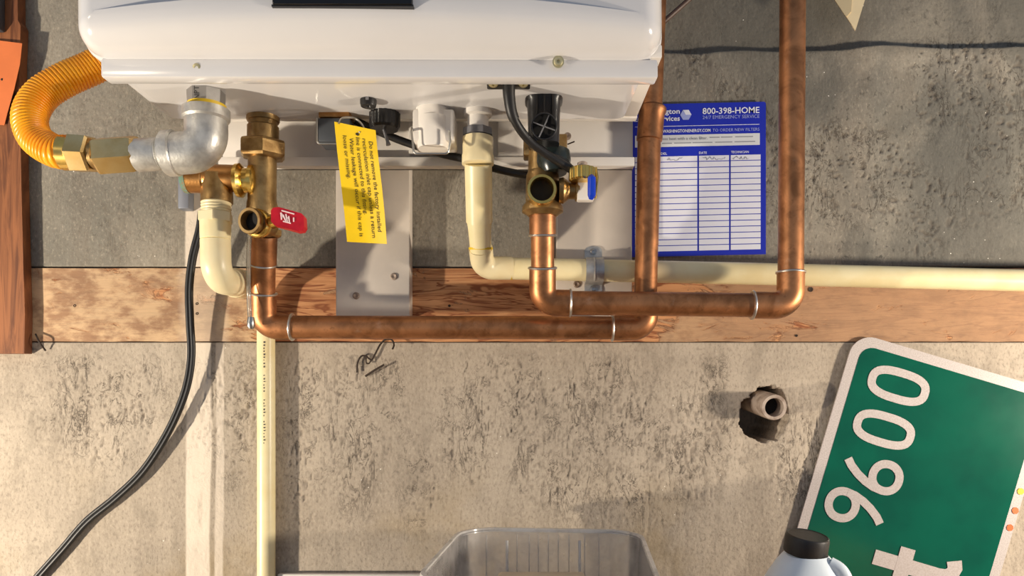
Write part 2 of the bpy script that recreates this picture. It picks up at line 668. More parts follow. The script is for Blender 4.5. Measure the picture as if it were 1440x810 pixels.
for b_ in [(745, 600, 26, 150), (860, 590, 120, 110), (980, 620, 120, 80), (1000, 520, 18, 60), (360, 560, 30, 80), (1120, 640, 60, 70), (540, 540, 20, 50), (585, 690, 22, 60)]:
    pocket = np.maximum(pocket, np.minimum(1, blob(*b_) * 1.5))
void = np.maximum(void, sm(cell, .56, .72) * pocket * low * .8)
upm = sm(GZ, LZ1 + .0, LZ1 + .02)
bub = np.maximum(sm(fbm(wx, wz, 210, 170, 51, 2), .66, .76), .8 * ridge(fbm(wx2, wz, 50, 45, 53, 3), .022) * sm(fbm(GX, GZ, 50, 50, 57, 2), .5, .6)) * sm(fbm(GX, GZ, 9, 9, 61, 3), .40, .62) * upm
bub = bub * (0.30 + .70 * sm(GX, .1, .3)) * (1 - .8 * sm(GZ, PZ(60), PZ(40)) * sm(GX, .1, .2))
void = np.maximum(void, bub * .9)
dep = -.0006 * (fbm(GX, GZ, 60, 40, 5, 4) - .5) * 2 - .0017 * void
# cold joint: the pour above it sits back
seamz = PZ(72) + .010 * (fbm(GX, GZ * 0, 9, 1, 81, 3) - .5) + .006 * sm(GX, .38, .45)
right = sm(GX, .10, .16)
dep -= .012 * sm(GZ, seamz - .001, seamz + .004) * right
# board pocket
inp = sm(GZ, LZ0 - .0004, LZ0 + .002) * sm(GZ, LZ1 + .0004, LZ1 - .002) * (GX > -.70) * (GX < 1.45)
dep = dep * (1 - inp) - .046 * inp
# broken hole around the pipe stub
ang = np.arctan2(GZ - PZ(583), GX - PX(1075))
rad = np.hypot(GX - PX(1075), (GZ - PZ(583)) / 1.18)
rr_ = S(33, WALL) * (1 + .06 * np.sin(2 * ang + .6) + .04 * np.sin(5 * ang + 2)) + .010 * (fbm(GX, GZ, 95, 95, 91, 3) - .5)
hole = sm(rad, rr_ + .0006, rr_ - .0024)
chip = sm(rad, rr_ + .016, rr_) * sm(-GZ, -PZ(600), -PZ(650)) * (1 - hole)
dep = dep * (1 - hole) - .11 * hole - .006 * chip
ny_, nx_ = GX.shape
co = np.stack([GX, WALL - dep, GZ + H], -1).reshape(-1, 3)
idx = np.arange(ny_ * nx_).reshape(ny_, nx_)
fc = np.stack([idx[:-1, :-1], idx[:-1, 1:], idx[1:, 1:], idx[1:, :-1]], -1).reshape(-1, 4)
me = bpy.data.meshes.new('wall_back')
me.vertices.add(len(co))
me.vertices.foreach_set('co', co.astype(np.float32).ravel())
me.loops.add(fc.size)
me.loops.foreach_set('vertex_index', fc.astype(np.int32).ravel())
me.polygons.add(len(fc))
me.polygons.foreach_set('loop_start', np.arange(0, fc.size, 4, dtype=np.int32))
me.update(calc_edges=True)
at = me.attributes.new('void', 'FLOAT', 'POINT')
at2 = me.attributes.new('rough', 'FLOAT', 'POINT')
at2.data.foreach_set('value', np.clip(np.maximum(clus * low, pocket * low) + upm * sm(fbm(GX, GZ, 9, 9, 61, 3), .40, .62) * (.35 + .65 * sm(GX, .1, .3)) * (1 - .8 * sm(GZ, PZ(60), PZ(40)) * sm(GX, .1, .2)), 0, 1).astype(np.float32).ravel())
at = me.attributes['void']
at.data.foreach_set('value', np.clip(void * (1 - inp), 0, 1).astype(np.float32).ravel())
me.shade_smooth()
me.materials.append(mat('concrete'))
wall = bpy.data.objects.new('wall_back', me)
C.objects.link(wall)
wall['kind'] = 'structure'
wall['label'] = 'pitted grey concrete basement wall behind the water heater'

fl = MB().box((-1.6, -1.6, -.06), (1.5, WALL + .1, 0)).build('floor', 'floor_mat', smooth=0)
fl['kind'] = 'structure'
fl['label'] = 'grey concrete floor below the picture'

# ---- board cast into the wall
mb = MB()
zt, zb = H + LZ1 - .0022, H + LZ0 + .0006
n = 90
top, bot, rings_ = [], [], []
for i in range(n + 1):
    x = -.665 + i * (1.45 + .665) / n
    dz = random.uniform(-.0005, .0005)
    y0 = WALL - .0012 + random.uniform(-.0003, .0003)
    rings_.append([(x, y0, zb + dz), (x, y0, zt + dz * .5), (x, WALL + .04, zt), (x, WALL + .04, zb)])
mb.rings(rings_)
board = mb.build('nailer_board', 'ledger_wood', smooth=30)
tag(board, 'long horizontal wooden board set flush into the concrete wall behind the copper pipes', 'board')
for q, (px, py) in enumerate([(277, 427), (277, 441), (105, 430), (1140, 407), (1120, 472), (632, 430)]):
    p = P(px, py, WALL - .0015)
    r = .0016 if q != 3 else .003
    MB().lathe([(0, r), (.0006, r), (.0006, r * .7), (-.0002, r * .3)], p + Y3 * .0003, -Y3, 12).build('nail_head', 'tie_wire', board)

# ---- wooden post at the left edge
mb = MB()
yp = .884
outl = [(-60, -60), (24, -60), (25, 28), (29, 36), (27, 90), (28, 150), (30, 260), (33, 380), (35, 440), (34, 497), (-60, 497)]
mb.prism([P(a, b, yp) for a, b in outl], (0, WALL - .002 - yp, 0))
post = mb.build('wooden_post', 'post_wood', smooth=0)
tag(post, 'reddish brown wooden post on the wall at the left edge', 'post')
ob = MB()
ob.box(P(-50, 40, .872), P(8, -60, .8838), .002)
o = ob.build('junction_box', 'dark_grey_box')
tag(o, 'dark grey box on the wooden post above the orange paper', 'box')
mb = MB()
poly = [(-40, 52), (31, 61), (28, 90), (20, 125), (10, 160), (6, 176), (-40, 172)]
base = [P(a, b, .8828 - .004 * max(0, (a + 10) / 40)) for a, b in poly]
mb.prism(base, (0, .0006, 0))
m2 = MB()
for a, b, c in [(5, 78, 10), (7, 84, 9), (-8, 100, 12)]:
    m2.box(P(a, b + 1, .8785), P(a + c, b, .8787))
op = mb.build('orange_paper', 'orange_paper', smooth=0)
tag(op, 'orange paper notice pinned to the wooden post', 'paper')
MB().lathe([(0, .0016), (.001, .0012), (.0014, 0)], P(3, 112, .8812), -Y3, 10).build('pin', 'tie_wire', op)

# ---- painted mounting strips under the heater
def strip(px0, px1, py0, py1, yf, label, holes):
    lo, hi = P(px0, py1, yf), P(px1, py0, yf)
    root = thing('mounting_strip', label, 'strip', Vector(((lo.x + hi.x) / 2, WALL, lo.z)), 'painted strips carrying the heater')
    b = MB().box((lo.x, yf, lo.z), (hi.x, WALL - .0016, hi.z), .0016)
    b.build('strip', 'painted_strip', root)
    for (a, c) in holes:
        p = P(a, c, yf)
        sc = MB().lathe([(0, .0042), (.0012, .0042), (.002, .003), (.0014, .0012), (.0004, 0)], p, -Y3, 16)
        sc.build('screw', 'old_steel', root)
    return root


strip(472, 576, 150, 445, .874, 'pale painted vertical strip behind the yellow tag', [(501, 416), (554, 389)])
strip(782, 889, 150, 446, .874, 'pale painted vertical strip behind the pipe strap', [(811, 400)])

# ================================================================== WATER HEATER
hx0, hx1 = -.3916, .1257
hc = Vector(((hx0 + hx1) / 2, .74, H + .2805))
heater = thing('water_heater', 'white wall-hung tankless water heater with rounded front cover', 'water heater', hc)
YAW = Matrix.Translation(hc) @ Matrix.Rotation(math.radians(1.3), 4, 'Z') @ Matrix.Rotation(math.radians(-.45), 4, 'Y') @ Matrix.Translation(-hc)
# cover
zbot, ztop, yl = H + .2945, H + .2945 + .50, .662
mb = MB()
rc = .024
cols, rows = 72, 60


def outline_dist(x, z):
    """inset distance from the rounded outline"""
    dx, dz = min(x - hx0, hx1 - x), z - zbot
    if dx < rc and dz < rc:
        return rc - math.hypot(rc - dx, rc - dz)
    return min(dx, dz)


# build by concentric outline loops (U shape closed at the top), then the face grid
def outl_pts(inset, yy, nb=40):
    x0, x1, z0 = hx0 + inset, hx1 - inset, zbot + inset
    r = max(rc - inset, .003)
    pts = [(x0, ztop)]
    for k in range(9):
        a = math.pi + (math.pi / 2) * k / 8
        pts.append((x0 + r + r * math.cos(a), z0 + r + r * math.sin(a)))
    for k in range(1, nb):
        pts.append((x0 + r + (x1 - x0 - 2 * r) * k / nb, z0))
    for k in range(9):
        a = 1.5 * math.pi + (math.pi / 2) * k / 8
        pts.append((x1 - r + r * math.cos(a), z0 + r + r * math.sin(a)))
    pts.append((x1, ztop))
    return pts


sect = []
sect.append((0, .80, 0))
sect.append((0, yl + .004, 0))
sect.append((.0008, yl + .001, 0))
sect.append((.002, yl, 0))
TT = .034
for k in range(1, 15):
    a = (math.pi / 2) * k / 14
    sect.append((.002 + (1 - math.cos(a)) * .024, yl - math.sin(a) * .030, k / 14))
rr = []
for ins, yy, fr in sect:
    ring = []
    for (x, z) in outl_pts(ins, yy):
        u = (x - (hx0 + hx1) / 2) / ((hx1 - hx0) / 2)
        bow = (1 - u * u)
        zz = z
        if fr > 0 and z < zbot + .08:
            zz = z + bow * fr ** 2 * .014       # the rolled lower edge is deeper in the middle
        ring.append((x, yy - bow * .012 * min(1, fr * 1.4), zz))
    rr.append(ring)
b = len(mb.v)
mb.rings(rr, cap=False)
# remove the closing quads across the open top by leaving them (they form the roof); fill the front face
m = len(rr[0])
last = rr[-1]
# front face strips from bottom/side loop to a vertical fan: connect left-right mirrored points
mid = m // 2
fb = len(mb.v)
for p in last:
    mb.v.append(Vector(p))
for i in range(mid):
    j = m - 1 - i
    if j - i > 2:
        mb.f.append((fb + i, fb + i + 1, fb + j - 1, fb + j))
    elif j - i == 2:
        mb.f.append((fb + i, fb + i + 1, fb + j))
cov = mb.build('front_cover', 'enamel', heater, smooth=50, M=YAW)
import bmesh
bm = bmesh.new()
bm.from_mesh(cov.data)
bmesh.ops.remove_doubles(bm, verts=bm.verts, dist=1e-5)
bm.to_mesh(cov.data)
bm.free()
cov.data.shade_smooth()
cov.data.set_sharp_from_angle(angle=math.radians(60))
# bottom flange of the cover
lip = MB().box((hx0 + .016, yl - .001, H + .2805), (hx1 - .0045, yl + .016, zbot + .003), .0022)
lip.build('cover_flange', 'enamel', heater, M=YAW)


def screw(p, ax, r, parent, m='zinc_screw', name='screw', M=None):
    s = MB().lathe([(0, r * 1.25), (r * .18, r * 1.25), (r * .22, r * .95), (r * .55, r * .92), (r * .66, r * .7), (r * .66, r * .36),
                    (r * .3, r * .32), (r * .3, 0)], p, ax, 18)
    return s.build(name, m, parent, M=M)


for px, py in [(278, 96), (785, 87)]:
    screw(P(px, py, .660), Vector((0, -1, -.25)), .0042, heater)
# display
dlo, dhi = P(382, 5, .615), P(579, -70, .615)
dsp = MB().box((dlo.x, .6155, dlo.z), (dhi.x, .640, dhi.z), .0012)
dsp.build('display_panel', 'black_gloss', heater)
MB().box((dlo.x - .001, .6175, dlo.z - .001), (dhi.x + .001, .64, dlo.z + .0006)).build('display_frame', 'black_plastic', heater)

# underside pan
zp = H + .3012
pan = MB().box((-.370, .668, zp), (.1265, .815, zp + .012), .0012)
panp = pan.build('bottom_pan', 'painted_sheet', heater)
MB().box((-.372, .811, zp - .002), (.1265, .822, zp + .05), .0015).build('rear_edge', 'painted_sheet', heater)
# lower rear bracket with folded flange
a, b2 = P(313, 168, .838), P(890, 238, .838)
brk = MB().box((a.x, .838, b2.z), (b2.x, .842, zp + .02), .0006)
brk.box((a.x, .826, b2.z), (b2.x, .842, b2.z + .002), .0006)
brk.box((a.x, .8255, b2.z), (b2.x, .8275, b2.z + .010), .0006)
brk.build('rear_bracket', 'painted_sheet', heater)
MB().box((P(575, 0, .834).x, .832, P(0, 218, .834).z), (P(640, 0, .834).x, .8385, P(0, 172, .834).z), .001).build('bracket_tab', 'painted_sheet', heater)
MB().box((P(700, 0, .834).x, .830, P(0, 232, .834).z), (P(745, 0, .834).x, .8385, P(0, 170, .834).z), .001).build('bracket_tab', 'painted_sheet', heater)
# raised ridge at the right of the pan
MB().box((.098, .70, zp - .0018), (.124, .806, zp + .001), .0008).build('pan_ridge', 'painted_sheet', heater)


def on_pan(px, py):
    Y = .3012 * F / (VY - py)
    return P(px, py, Y)


for px, py in [(423, 129), (629, 128), (731, 138), (484, 153), (728, 146)]:
    screw(on_pan(px, py), -Z3, .0036, heater)
# grey foam flange plates on the pan
for px, py, rx in [(290, 117, .030), (372, 153, .027), (472, 155, .026), (540, 150, .026), (520, 131, .020)]:
    p = on_pan(px, py)
    f = MB()
    f.box((p.x - rx, p.y - .010, zp - .0016), (p.x + rx, p.y + .010, zp + .0005), .0006)
    f.build('flange_plate', 'steel', heater)
# gas inlet
p = on_pan(290, 118)
g = MB().lathe([(-.002, S(25.5, p.y)), (S(36, p.y) * .5, S(25.5, p.y)), (S(36, p.y), S(24, p.y)), (S(38, p.y), S(20, p.y))], p, -Z3, 8, phase=math.pi / 8)
gi = g.build('gas_inlet', 'cast_grey', heater, smooth=20)
tm = MB()
text(tm, 'NPT', p + Vector((.000, -S(25.5, p.y) * .935, -.0215)), Z3, -X3, .013, .005, .01)
tm.build('lettering', 'ink_dark', gi, smooth=0)
# hot outlet collar (belongs to the heater)
p = on_pan(370, 155)
MB().lathe([(-.002, .0172), (.011, .0172), (.0125, .0165), (.0125, .015), (.018, .015), (.0185, .0155)], p, -Z3, 32).build('hot_outlet', 'brass_dull', heater)
# recirculation fitting with dark cap and bracket
p = on_pan(474, 155)
MB().box((p.x - .0165, p.y - .014, zp - .0125), (p.x + .0165, p.y + .014, zp), .002).build('recirculation_fitting', 'bronze', heater)
c = MB().box((p.x - .017, p.y - .013, zp - .038), (p.x + .017, p.y + .016, zp - .0125), .002)
c.build('fitting_cap', 'dark_grey_box', heater)
cb = MB().tube(fillet([(p.x - .0185, p.y - .010, zp - .012), (p.x - .0185, p.y - .010, zp - .039), (p.x + .018, p.y - .010, zp - .039)], .003, 5), .0013, 8)
cb.build('cap_clip', 'steel', heater)
# small black plug
p = on_pan(518, 131)
k = MB().lathe([(0, .0085), (.011, .0082), (.0135, .0075), (.0135, .003), (.012, .002)], p, -Z3, 26)
plug = k.build('sensor_plug', 'black_plastic', heater)
MB().box((p.x - .001, p.y - .0092, zp - .010), (p.x + .002, p.y - .008, zp - .004)).build('plug_key', 'grey_plastic', plug)
# ribbed filter cap
p = on_pan(541, 151)
rr = []
n = 72
for t, r in [(0, .0158), (.002, .0160), (.021, .0156), (.0235, .0140), (.0235, .008)]:
    rr.append([(p.x + (r + (.0006 if (j // 2) % 2 == 0 and .001 < t < .022 else 0)) * math.cos(2 * math.pi * j / n),
                p.y + (r + (.0006 if (j // 2) % 2 == 0 and .001 < t < .022 else 0)) * math.sin(2 * math.pi * j / n), zp - t) for j in range(n)])
fcap = MB().rings(rr).build('filter_cap', 'black_plastic', heater, smooth=25)
tt = MB().tube([(p.x - .001, p.y, zp - .0235), (p.x + .003, p.y, zp - .036), (p.x + .004, p.y, zp - .040)], lambda i, t: [.0016, .0018, .0026][i], 8)
tt.build('tether', 'grey_plastic', fcap)
# white condensate trap with wire clip
Yt = .775
xc = P(608, 0, Yt).x
MB().lathe([(0, .0172), (S(44, Yt), .0170), (S(46, Yt), .016)], (xc, Yt, zp + .002), -Z3, 32).build('trap_neck', 'white_plastic', heater)
tr = MB().box((P(582, 0, Yt).x, Yt - .011, P(0, 203, Yt).z), (P(640, 0, Yt).x, Yt + .03, P(0, 158, Yt).z), .003)
trap = tr.build('condensate_trap', 'white_plastic', heater)
MB().lathe([(0, .0166), (.030, .0164), (.032, .0155)], (xc + .001, Yt - .002, P(0, 168, Yt).z), -Z3, 32).build('trap_cup', 'white_plastic', heater)
yy = Yt - .020
MB().tube(fillet([P(580, 180, Yt), P(579, 186, yy), P(582, 216, yy), P(630, 216, yy), P(633, 200, yy), P(632, 184, yy)], .004, 6), .0012, 10).build('wire_clip', 'steel', heater)
# white drain spigot feeding the condensate pipe
Yd = .78
p = P(672, 130, Yd)
MB().lathe([(0, .0150), (S(16, Yd), .0148), (S(18, Yd), .0112), (S(52, Yd), .0110)], (p.x, Yd, zp + .001), -Z3, 28).build('drain_spigot', 'white_plastic', heater)
# black exhaust-drain housing with cross grille
p = on_pan(766, 123)
yv = .735
h0, h1 = P(744, 124, yv), P(787, 196, yv)
bl = MB()
rings_ = []
for t, w, d in [(0, 1.08, 1.0), (.12, 1.08, 1.0), (.16, .96, .94), (.45, .92, .9), (1.0, .88, .86)]:
    cx, zz = (h0.x + h1.x) / 2, h0.z + (h1.z - h0.z) * t
    hw, hd = (h1.x - h0.x) / 2 * w * 1.17, .020 * d
    rg = []
    for j in range(24):
        a = 2 * math.pi * j / 24
        e = .55
        rg.append((cx + hw * math.copysign(abs(math.cos(a)) ** e, math.cos(a)), yv + .02 + hd * math.copysign(abs(math.sin(a)) ** e, math.sin(a)), zz))
    rings_.append(rg)
bl.rings(rings_)
hs = bl.build('drain_housing', 'black_plastic', heater, smooth=40)
pc = P(765, 178, yv)
ax = Vector((0, -1, -.25)).normalized()
r = S(18.5, yv)
MB().lathe([(-.010, r), (.004, r), (.0045, r * .96), (.0045, r * .90), (.0035, r * .88), (-.0005, r * .88), (-.0005, 0)], pc, ax, 32).build('drain_mouth', 'black_plastic', hs)
MB().lathe([(0, r * .86), (.0006, r * .86), (.0006, 0)], pc - ax * .0004, ax, 28).build('mouth_shade', 'opening_shade', hs)  # dark disc painted as the shade inside the mouth
gr = MB()
for an in (20, 115):
    d = Vector((math.cos(math.radians(an)), 0, -math.sin(math.radians(an))))
    q0 = pc + ax * .003
    gr.tube([q0 - d * r * .9, q0 + d * r * .9], .0007, 6)
gr.build('mouth_grille', 'grey_plastic', hs)
for sx in (.25, .5, .78):
    q = h0.lerp(h1, .5)
    x = h0.x + (h1.x - h0.x) * sx
    MB().box((x - .0008, yv - .001, h0.z - .030), (x + .0008, yv + .002, h0.z - .006)).build('housing_rib', 'black_plastic', hs)
# cable gland under the cover lip
p = on_pan(715, 112)
MB().box((p.x - S(31, p.y), p.y - .009, zp - .0065), (p.x + S(31, p.y), p.y + .009, zp), .0018).build('gland_plate', 'black_plastic', heater)
for dx in (-21, 21):
    screw(Vector((p.x + S(dx, p.y), p.y - .006, zp - .0060)), Vector((0, -.5, -1)), .0038, heater)
MB().lathe([(0, .0105), (.002, .0105), (.0035, .009), (.0035, 0)], on_pan(776, 107), -Z3, 26).build('rubber_grommet', 'black_rubber', heater)
# small loose hardware next to the trap
screw(on_pan(640, 150) + Vector((-.03, .0, 0)), -Z3, .003, heater)

# ================================================================== GAS LINE
ye = .725
gas = thing('gas_connector', 'corrugated orange gas hose with brass nuts and galvanized elbow', 'gas hose', P(280, 235, ye))
ec = P(290, 214, ye)
top_ = P(290, 158, ye)
path = fillet([top_, P(290, 213, ye), P(232, 217, ye)], S(33, ye), 14)
el = MB().tube(path, S(29, ye), 32)
elb = el.build('elbow', 'galvanised', gas)
MB().lathe([(0, S(28, ye)), (.001, S(32, ye)), (S(14, ye), S(32, ye)), (S(17, ye), S(29.5, ye))], P(290, 153, ye), -Z3, 36).build('elbow_collar', 'galvanised', elb)
d = (P(232, 217, ye) - P(290, 213, ye)).normalized()
MB().lathe([(0, S(29, ye)), (S(2, ye), S(31.5, ye)), (S(14, ye), S(31.5, ye)), (S(16, ye), S(27, ye))], P(249, 215, ye), d, 36).build('elbow_collar', 'galvanised', elb)
MB().lathe([(0, S(26, ye)), (S(6, ye), S(25, ye))], P(291, 148, ye), -Z3, 30).build('pipe_dope', 'dope_yellow', gas)
nip = P(238, 215.5, ye)
pr = [(0, S(24, ye)), (S(4, ye), S(21.5, ye)), (S(5, ye), S(22, ye))]
for k in range(4):
    pr += [(S(6 + 2 * k, ye), S(22.8, ye)), (S(7 + 2 * k, ye), S(21.8, ye))]
pr += [(S(15, ye), S(22.6, ye)), (S(46, ye), S(22.6, ye)), (S(48, ye), S(20, ye))]
MB().lathe(pr, nip, d, 32).build('nipple', 'galvanised', gas)
q = P(193, 216, ye)
nut = MB().lathe([(-S(3, ye), S(22, ye)), (0, S(25, ye)), (S(5, ye), S(26.5, ye)), (S(52, ye), S(26.5, ye)), (S(55, ye), S(24.5, ye)), (S(57, ye), S(20, ye))], q, d, 6, phase=.10)
nut.build('brass_nut', 'brass_pale', gas, smooth=15)
q2 = P(136, 217, ye)
MB().lathe([(-S(3, ye), S(20, ye)), (S(6, ye), S(20, ye))], q2, d, 30).build('thread', 'brass_dull', gas)
d2 = (P(88, 217, ye) - P(136, 217, ye) + Vector((0, 0, .0015))).normalized()
nut2 = MB().lathe([(S(5, ye), S(24, ye)), (S(8, ye), S(27, ye)), (S(32, ye), S(28, ye)), (S(34, ye), S(26, ye))], q2, d2, 6, phase=.32)
nut2.build('brass_nut', 'brass_pale', gas, smooth=15)
MB().lathe([(S(32, ye), S(24, ye)), (S(46, ye), S(24.5, ye)), (S(49, ye), S(22.5, ye))], q2, d2, 32).build('hose_collar', 'brass_bright', gas)
fp = spline([P(96, 214, ye), P(76, 212, ye), P(50, 194, ye + .004), P(42, 164, ye + .010), P(58, 134, ye + .020), P(92, 112, ye + .030),
             P(132, 94, ye + .042), P(172, 70, ye + .052), P(186, 25, ye + .055), P(189, -60, ye + .055)], 40)
# resample evenly
L = [0]
for i in range(1, len(fp)):
    L.append(L[-1] + (fp[i] - fp[i - 1]).length)
pitch = .0035
N = int(L[-1] / pitch * 6)
pts = []
j = 0
for i in range(N + 1):
    s = L[-1] * i / N
    while j < len(L) - 2 and L[j + 1] < s:
        j += 1
    t = (s - L[j]) / (L[j + 1] - L[j])
    pts.append(fp[j].lerp(fp[j + 1], t))
RB = S(23.5, ye)
MB().tube(pts, lambda i, t: RB - .0013 + .0013 * abs(math.sin(math.pi * i / 6)) ** .6 * 1.0, 28).build('hose', 'flex_orange', gas, smooth=60)

# ================================================================== HOT WATER VALVE
yh = .787
hot = thing('hot_water_valve', 'brass service valve with red lever under the heater outlet', 'valve', P(370, 335, yh))
ax_ = lambda a, b: (b - a).normalized()
A, B = P(370, 176, yh), P(369, 330, .795)
dn = ax_(A, B)
s_ = lambda n_: S(n_, yh)
MB().lathe([(0, s_(18)), (s_(2), s_(21.5)), (s_(20), s_(21.5)), (s_(22), s_(23))], A, dn, 32).build('tailpiece', 'brass_dull', hot)
MB().lathe([(0, s_(27)), (s_(2), s_(32)), (s_(5), s_(33.5)), (s_(21), s_(33.5)), (s_(25), s_(30)), (s_(27), s_(22))], P(370, 197, yh), dn, 6, phase=.2).build('union_nut', 'brass_dull', hot, smooth=20)
MB().lathe([(0, s_(19.5)), (s_(58), s_(19.5)), (s_(64), s_(21)), (s_(96), s_(22)), (s_(104), s_(20))], P(369, 222, yh), dn, 32).build('valve_body', 'brass_dull', hot)
pd = Vector((-.28, -1, -.06)).normalized()
p = P(350, 310, .752)
rp = S(18.5, .752)
MB().lathe([(-.034, rp * .9), (-.008, rp * .92), (-.006, rp * 1.0), (-.001, rp * 1.0), (0, rp * .96), (0, rp * .76), (-.001, rp * .73), (-.026, rp * .72), (-.026, 0)], p, pd, 36).build('drain_port', 'brass_dull', hot)
MB().lathe([(-.009, rp * .73), (-.0085, 0)], p, pd, 30).build('port_shade', 'opening_shade', hot)  # dark disc, painted shade that makes the port look deep
MB().lathe([(-.012, rp * .9), (-.012, rp * 1.08), (-.010, rp * 1.12), (-.005, rp * 1.12), (-.003, rp * 1.02), (-.003, rp * .9)], p + Vector((.003, .004, -.001)), pd, 36, closed=True).build('port_ring', 'brass_bright', hot)
# lever
yv = .742
pol = [(381, 296), (384, 292), (392, 291), (424, 300), (427, 304), (428, 319), (425, 324), (418, 325), (385, 316), (381, 311)]
lev = MB().prism([P(a, b, yv - .0000 + (a - 381) * .00010) for a, b in pol], (.001, .0075, -.001))
bm = None
lv = lev.build('lever', 'red_vinyl', hot, smooth=0, label='red vinyl-dipped lever')
mk = MB()
for seg in [[(395, 299), (396, 309)], [(398, 302), (402, 311)], [(402, 301), (404, 312)], [(406, 304), (407, 313)], [(396, 296), (414, 301)], [(398, 311), (409, 314)],
            [(413, 306), (413, 312)], [(395, 299), (399, 306)], [(402, 306), (407, 307)]]:
    mk.tube([P(a, b, yv - .0002 + (a - 381) * .00010) for a, b in seg], .0007, 6)
mk.build('lever_mark', 'ink_red_white', lv)
MB().lathe([(0, .007), (.010, .007), (.012, .005)], P(384, 312, .76), Vector((.6, -.5, 0)), 20).build('lever_stem', 'brass_bright', hot)
MB().lathe([(0, s_(20)), (s_(1), s_(24)), (s_(9), s_(24)), (s_(11), s_(21))], P(372, 322, .794), dn, 8).build('bottom_hex', 'brass_dull', hot, smooth=20)
# side boss toward the relief valve
yr = .783
MB().lathe([(0, s_(12)), (.002, s_(23)), (.006, s_(23.5)), (.010, s_(17)), (.016, s_(17)), (.017, s_(22)), (.021, s_(22)), (.024, s_(15))], P(331, 254, yr), X3, 32).build('side_boss', 'brass_bright', hot)

# ================================================================== RELIEF VALVE
rel = thing('relief_valve', 'bronze pressure relief valve between gas elbow and brass stack', 'valve', P(303, 285, yr))
MB().lathe([(0, s_(14)), (.001, s_(20)), (S(24, yr), s_(20)), (S(26, yr), s_(18.5)), (S(28, yr), s_(19.5)), (S(70, yr), s_(18.5))], P(264, 251, yr), X3, 32).build('valve_body', 'bronze', rel)
MB().lathe([(-.003, s_(16)), (-.003, s_(20.4)), (.002, s_(20.6)), (.002, s_(19))], P(264, 251, yr), X3, 32).build('end_cap', 'patina', rel)
MB().lathe([(0, s_(21)), (S(38, yr), s_(21.5)), (S(40, yr), s_(20))], P(305, 247, yr), -Z3, 32).build('outlet', 'brass_dull', rel)

# ================================================================== RELIEF DISCHARGE PIPE (ivory)
yd = .775
dis = thing('relief_discharge_pipe', 'ivory plastic discharge pipe running down the wall below the relief valve', 'pipe', P(374, 830, .875))
prof = [(0, S(18, yd)), (S(1, yd), S(20, yd))]
for k in range(4):
    prof += [(S(2 + 4 * k, yd), S(20.5, yd)), (S(4 + 4 * k, yd), S(19.3, yd))]
MB().lathe(prof, P(304, 284, yd), -Z3, 30).build('male_thread', 'ivory_plastic', dis)
MB().lathe([(0, S(22, yd)), (S(1, yd), S(24, yd)), (S(13, yd), S(24, yd)), (S(14, yd), S(22, yd))], P(303, 299, yd), -Z3, 6, phase=.3).build('hex_collar', 'ivory_plastic', dis, smooth=15)
MB().lathe([(0, S(21, yd)), (S(24, yd), S(20.5, yd)), (S(26, yd), S(19, yd))], P(303, 312, yd), -Z3, 32).build('adapter_socket', 'pale_plastic', dis)
MB().lathe([(0, S(19.5, yd)), (S(4, yd), S(19.5, yd))], P(303, 336, yd), -Z3, 32).build('glue_band', 'dope_yellow', dis)
pth = fillet([P(303, 338, yd), P(304, 392, yd), P(341, 400, yd + .066)], S(30, yd), 16)
MB().tube(pth, S(20.5, yd), 32).build('elbow', 'ivory_plastic', dis)
dd = ax_(P(304, 392, yd), P(341, 400, yd + .066))
MB().lathe([(0, S(20, yd)), (.001, S(22, yd)), (.018, S(22, yd)), (.019, S(20, yd))], P(330, 397.5, yd + .046), dd, 32).build('elbow_socket', 'ivory_plastic', dis)
rv = S(12.4, .887)
MB().tube(fillet([P(334, 399, yd + .056), P(374, 408, .882), P(374, 446, .887)], .014, 8), rv, 24).build('link_pipe', 'ivory_plastic', dis)
vp = MB().tube([P(374, 440, .887), P(374.5, 640, .887), P(374.5, 1010, .887), P(374.5, 1560, .887)], rv, 26).build('pipe', 'pale_plastic', dis)
pm = MB()
for k in range(34):
    y = 480 + k * 4.3
    if k in (9, 10, 17, 18, 25):
        continue
    pm.box(P(370.5, y + random.uniform(1.2, 2.6), .887 - rv - .0002), P(370.5 + random.uniform(1.2, 3), y, .887 - rv + .0012))
pm.build('printed_marks', 'ink_dark', vp, smooth=0)

# ================================================================== COPPER RUNS
RC = .0131


def copper_pipe(root, a, b, r=RC, name='pipe'):
    return MB().tube([a, a.lerp(b, .5), b], r, 28).build(name, 'copper', root)


def ring(root, p, d, r=RC, m='solder', w=.0016):
    d = Vector(d).normalized()
    return MB().lathe([(-w, r - .001), (-w * .6, r + .0011), (0, r + .0015), (w * .6, r + .0010), (w, r - .001)], p, d, 28).build('solder_ring', m, root)


def elbow(root, a, c, b, rad=.021, r=RC + .0013):
    p = fillet([a, c, b], rad, 14)
    e = MB().tube(p, r, 30).build('elbow', 'copper', root)
    ring(root, a, c - a, r)
    ring(root, b, b - c, r)
    return e


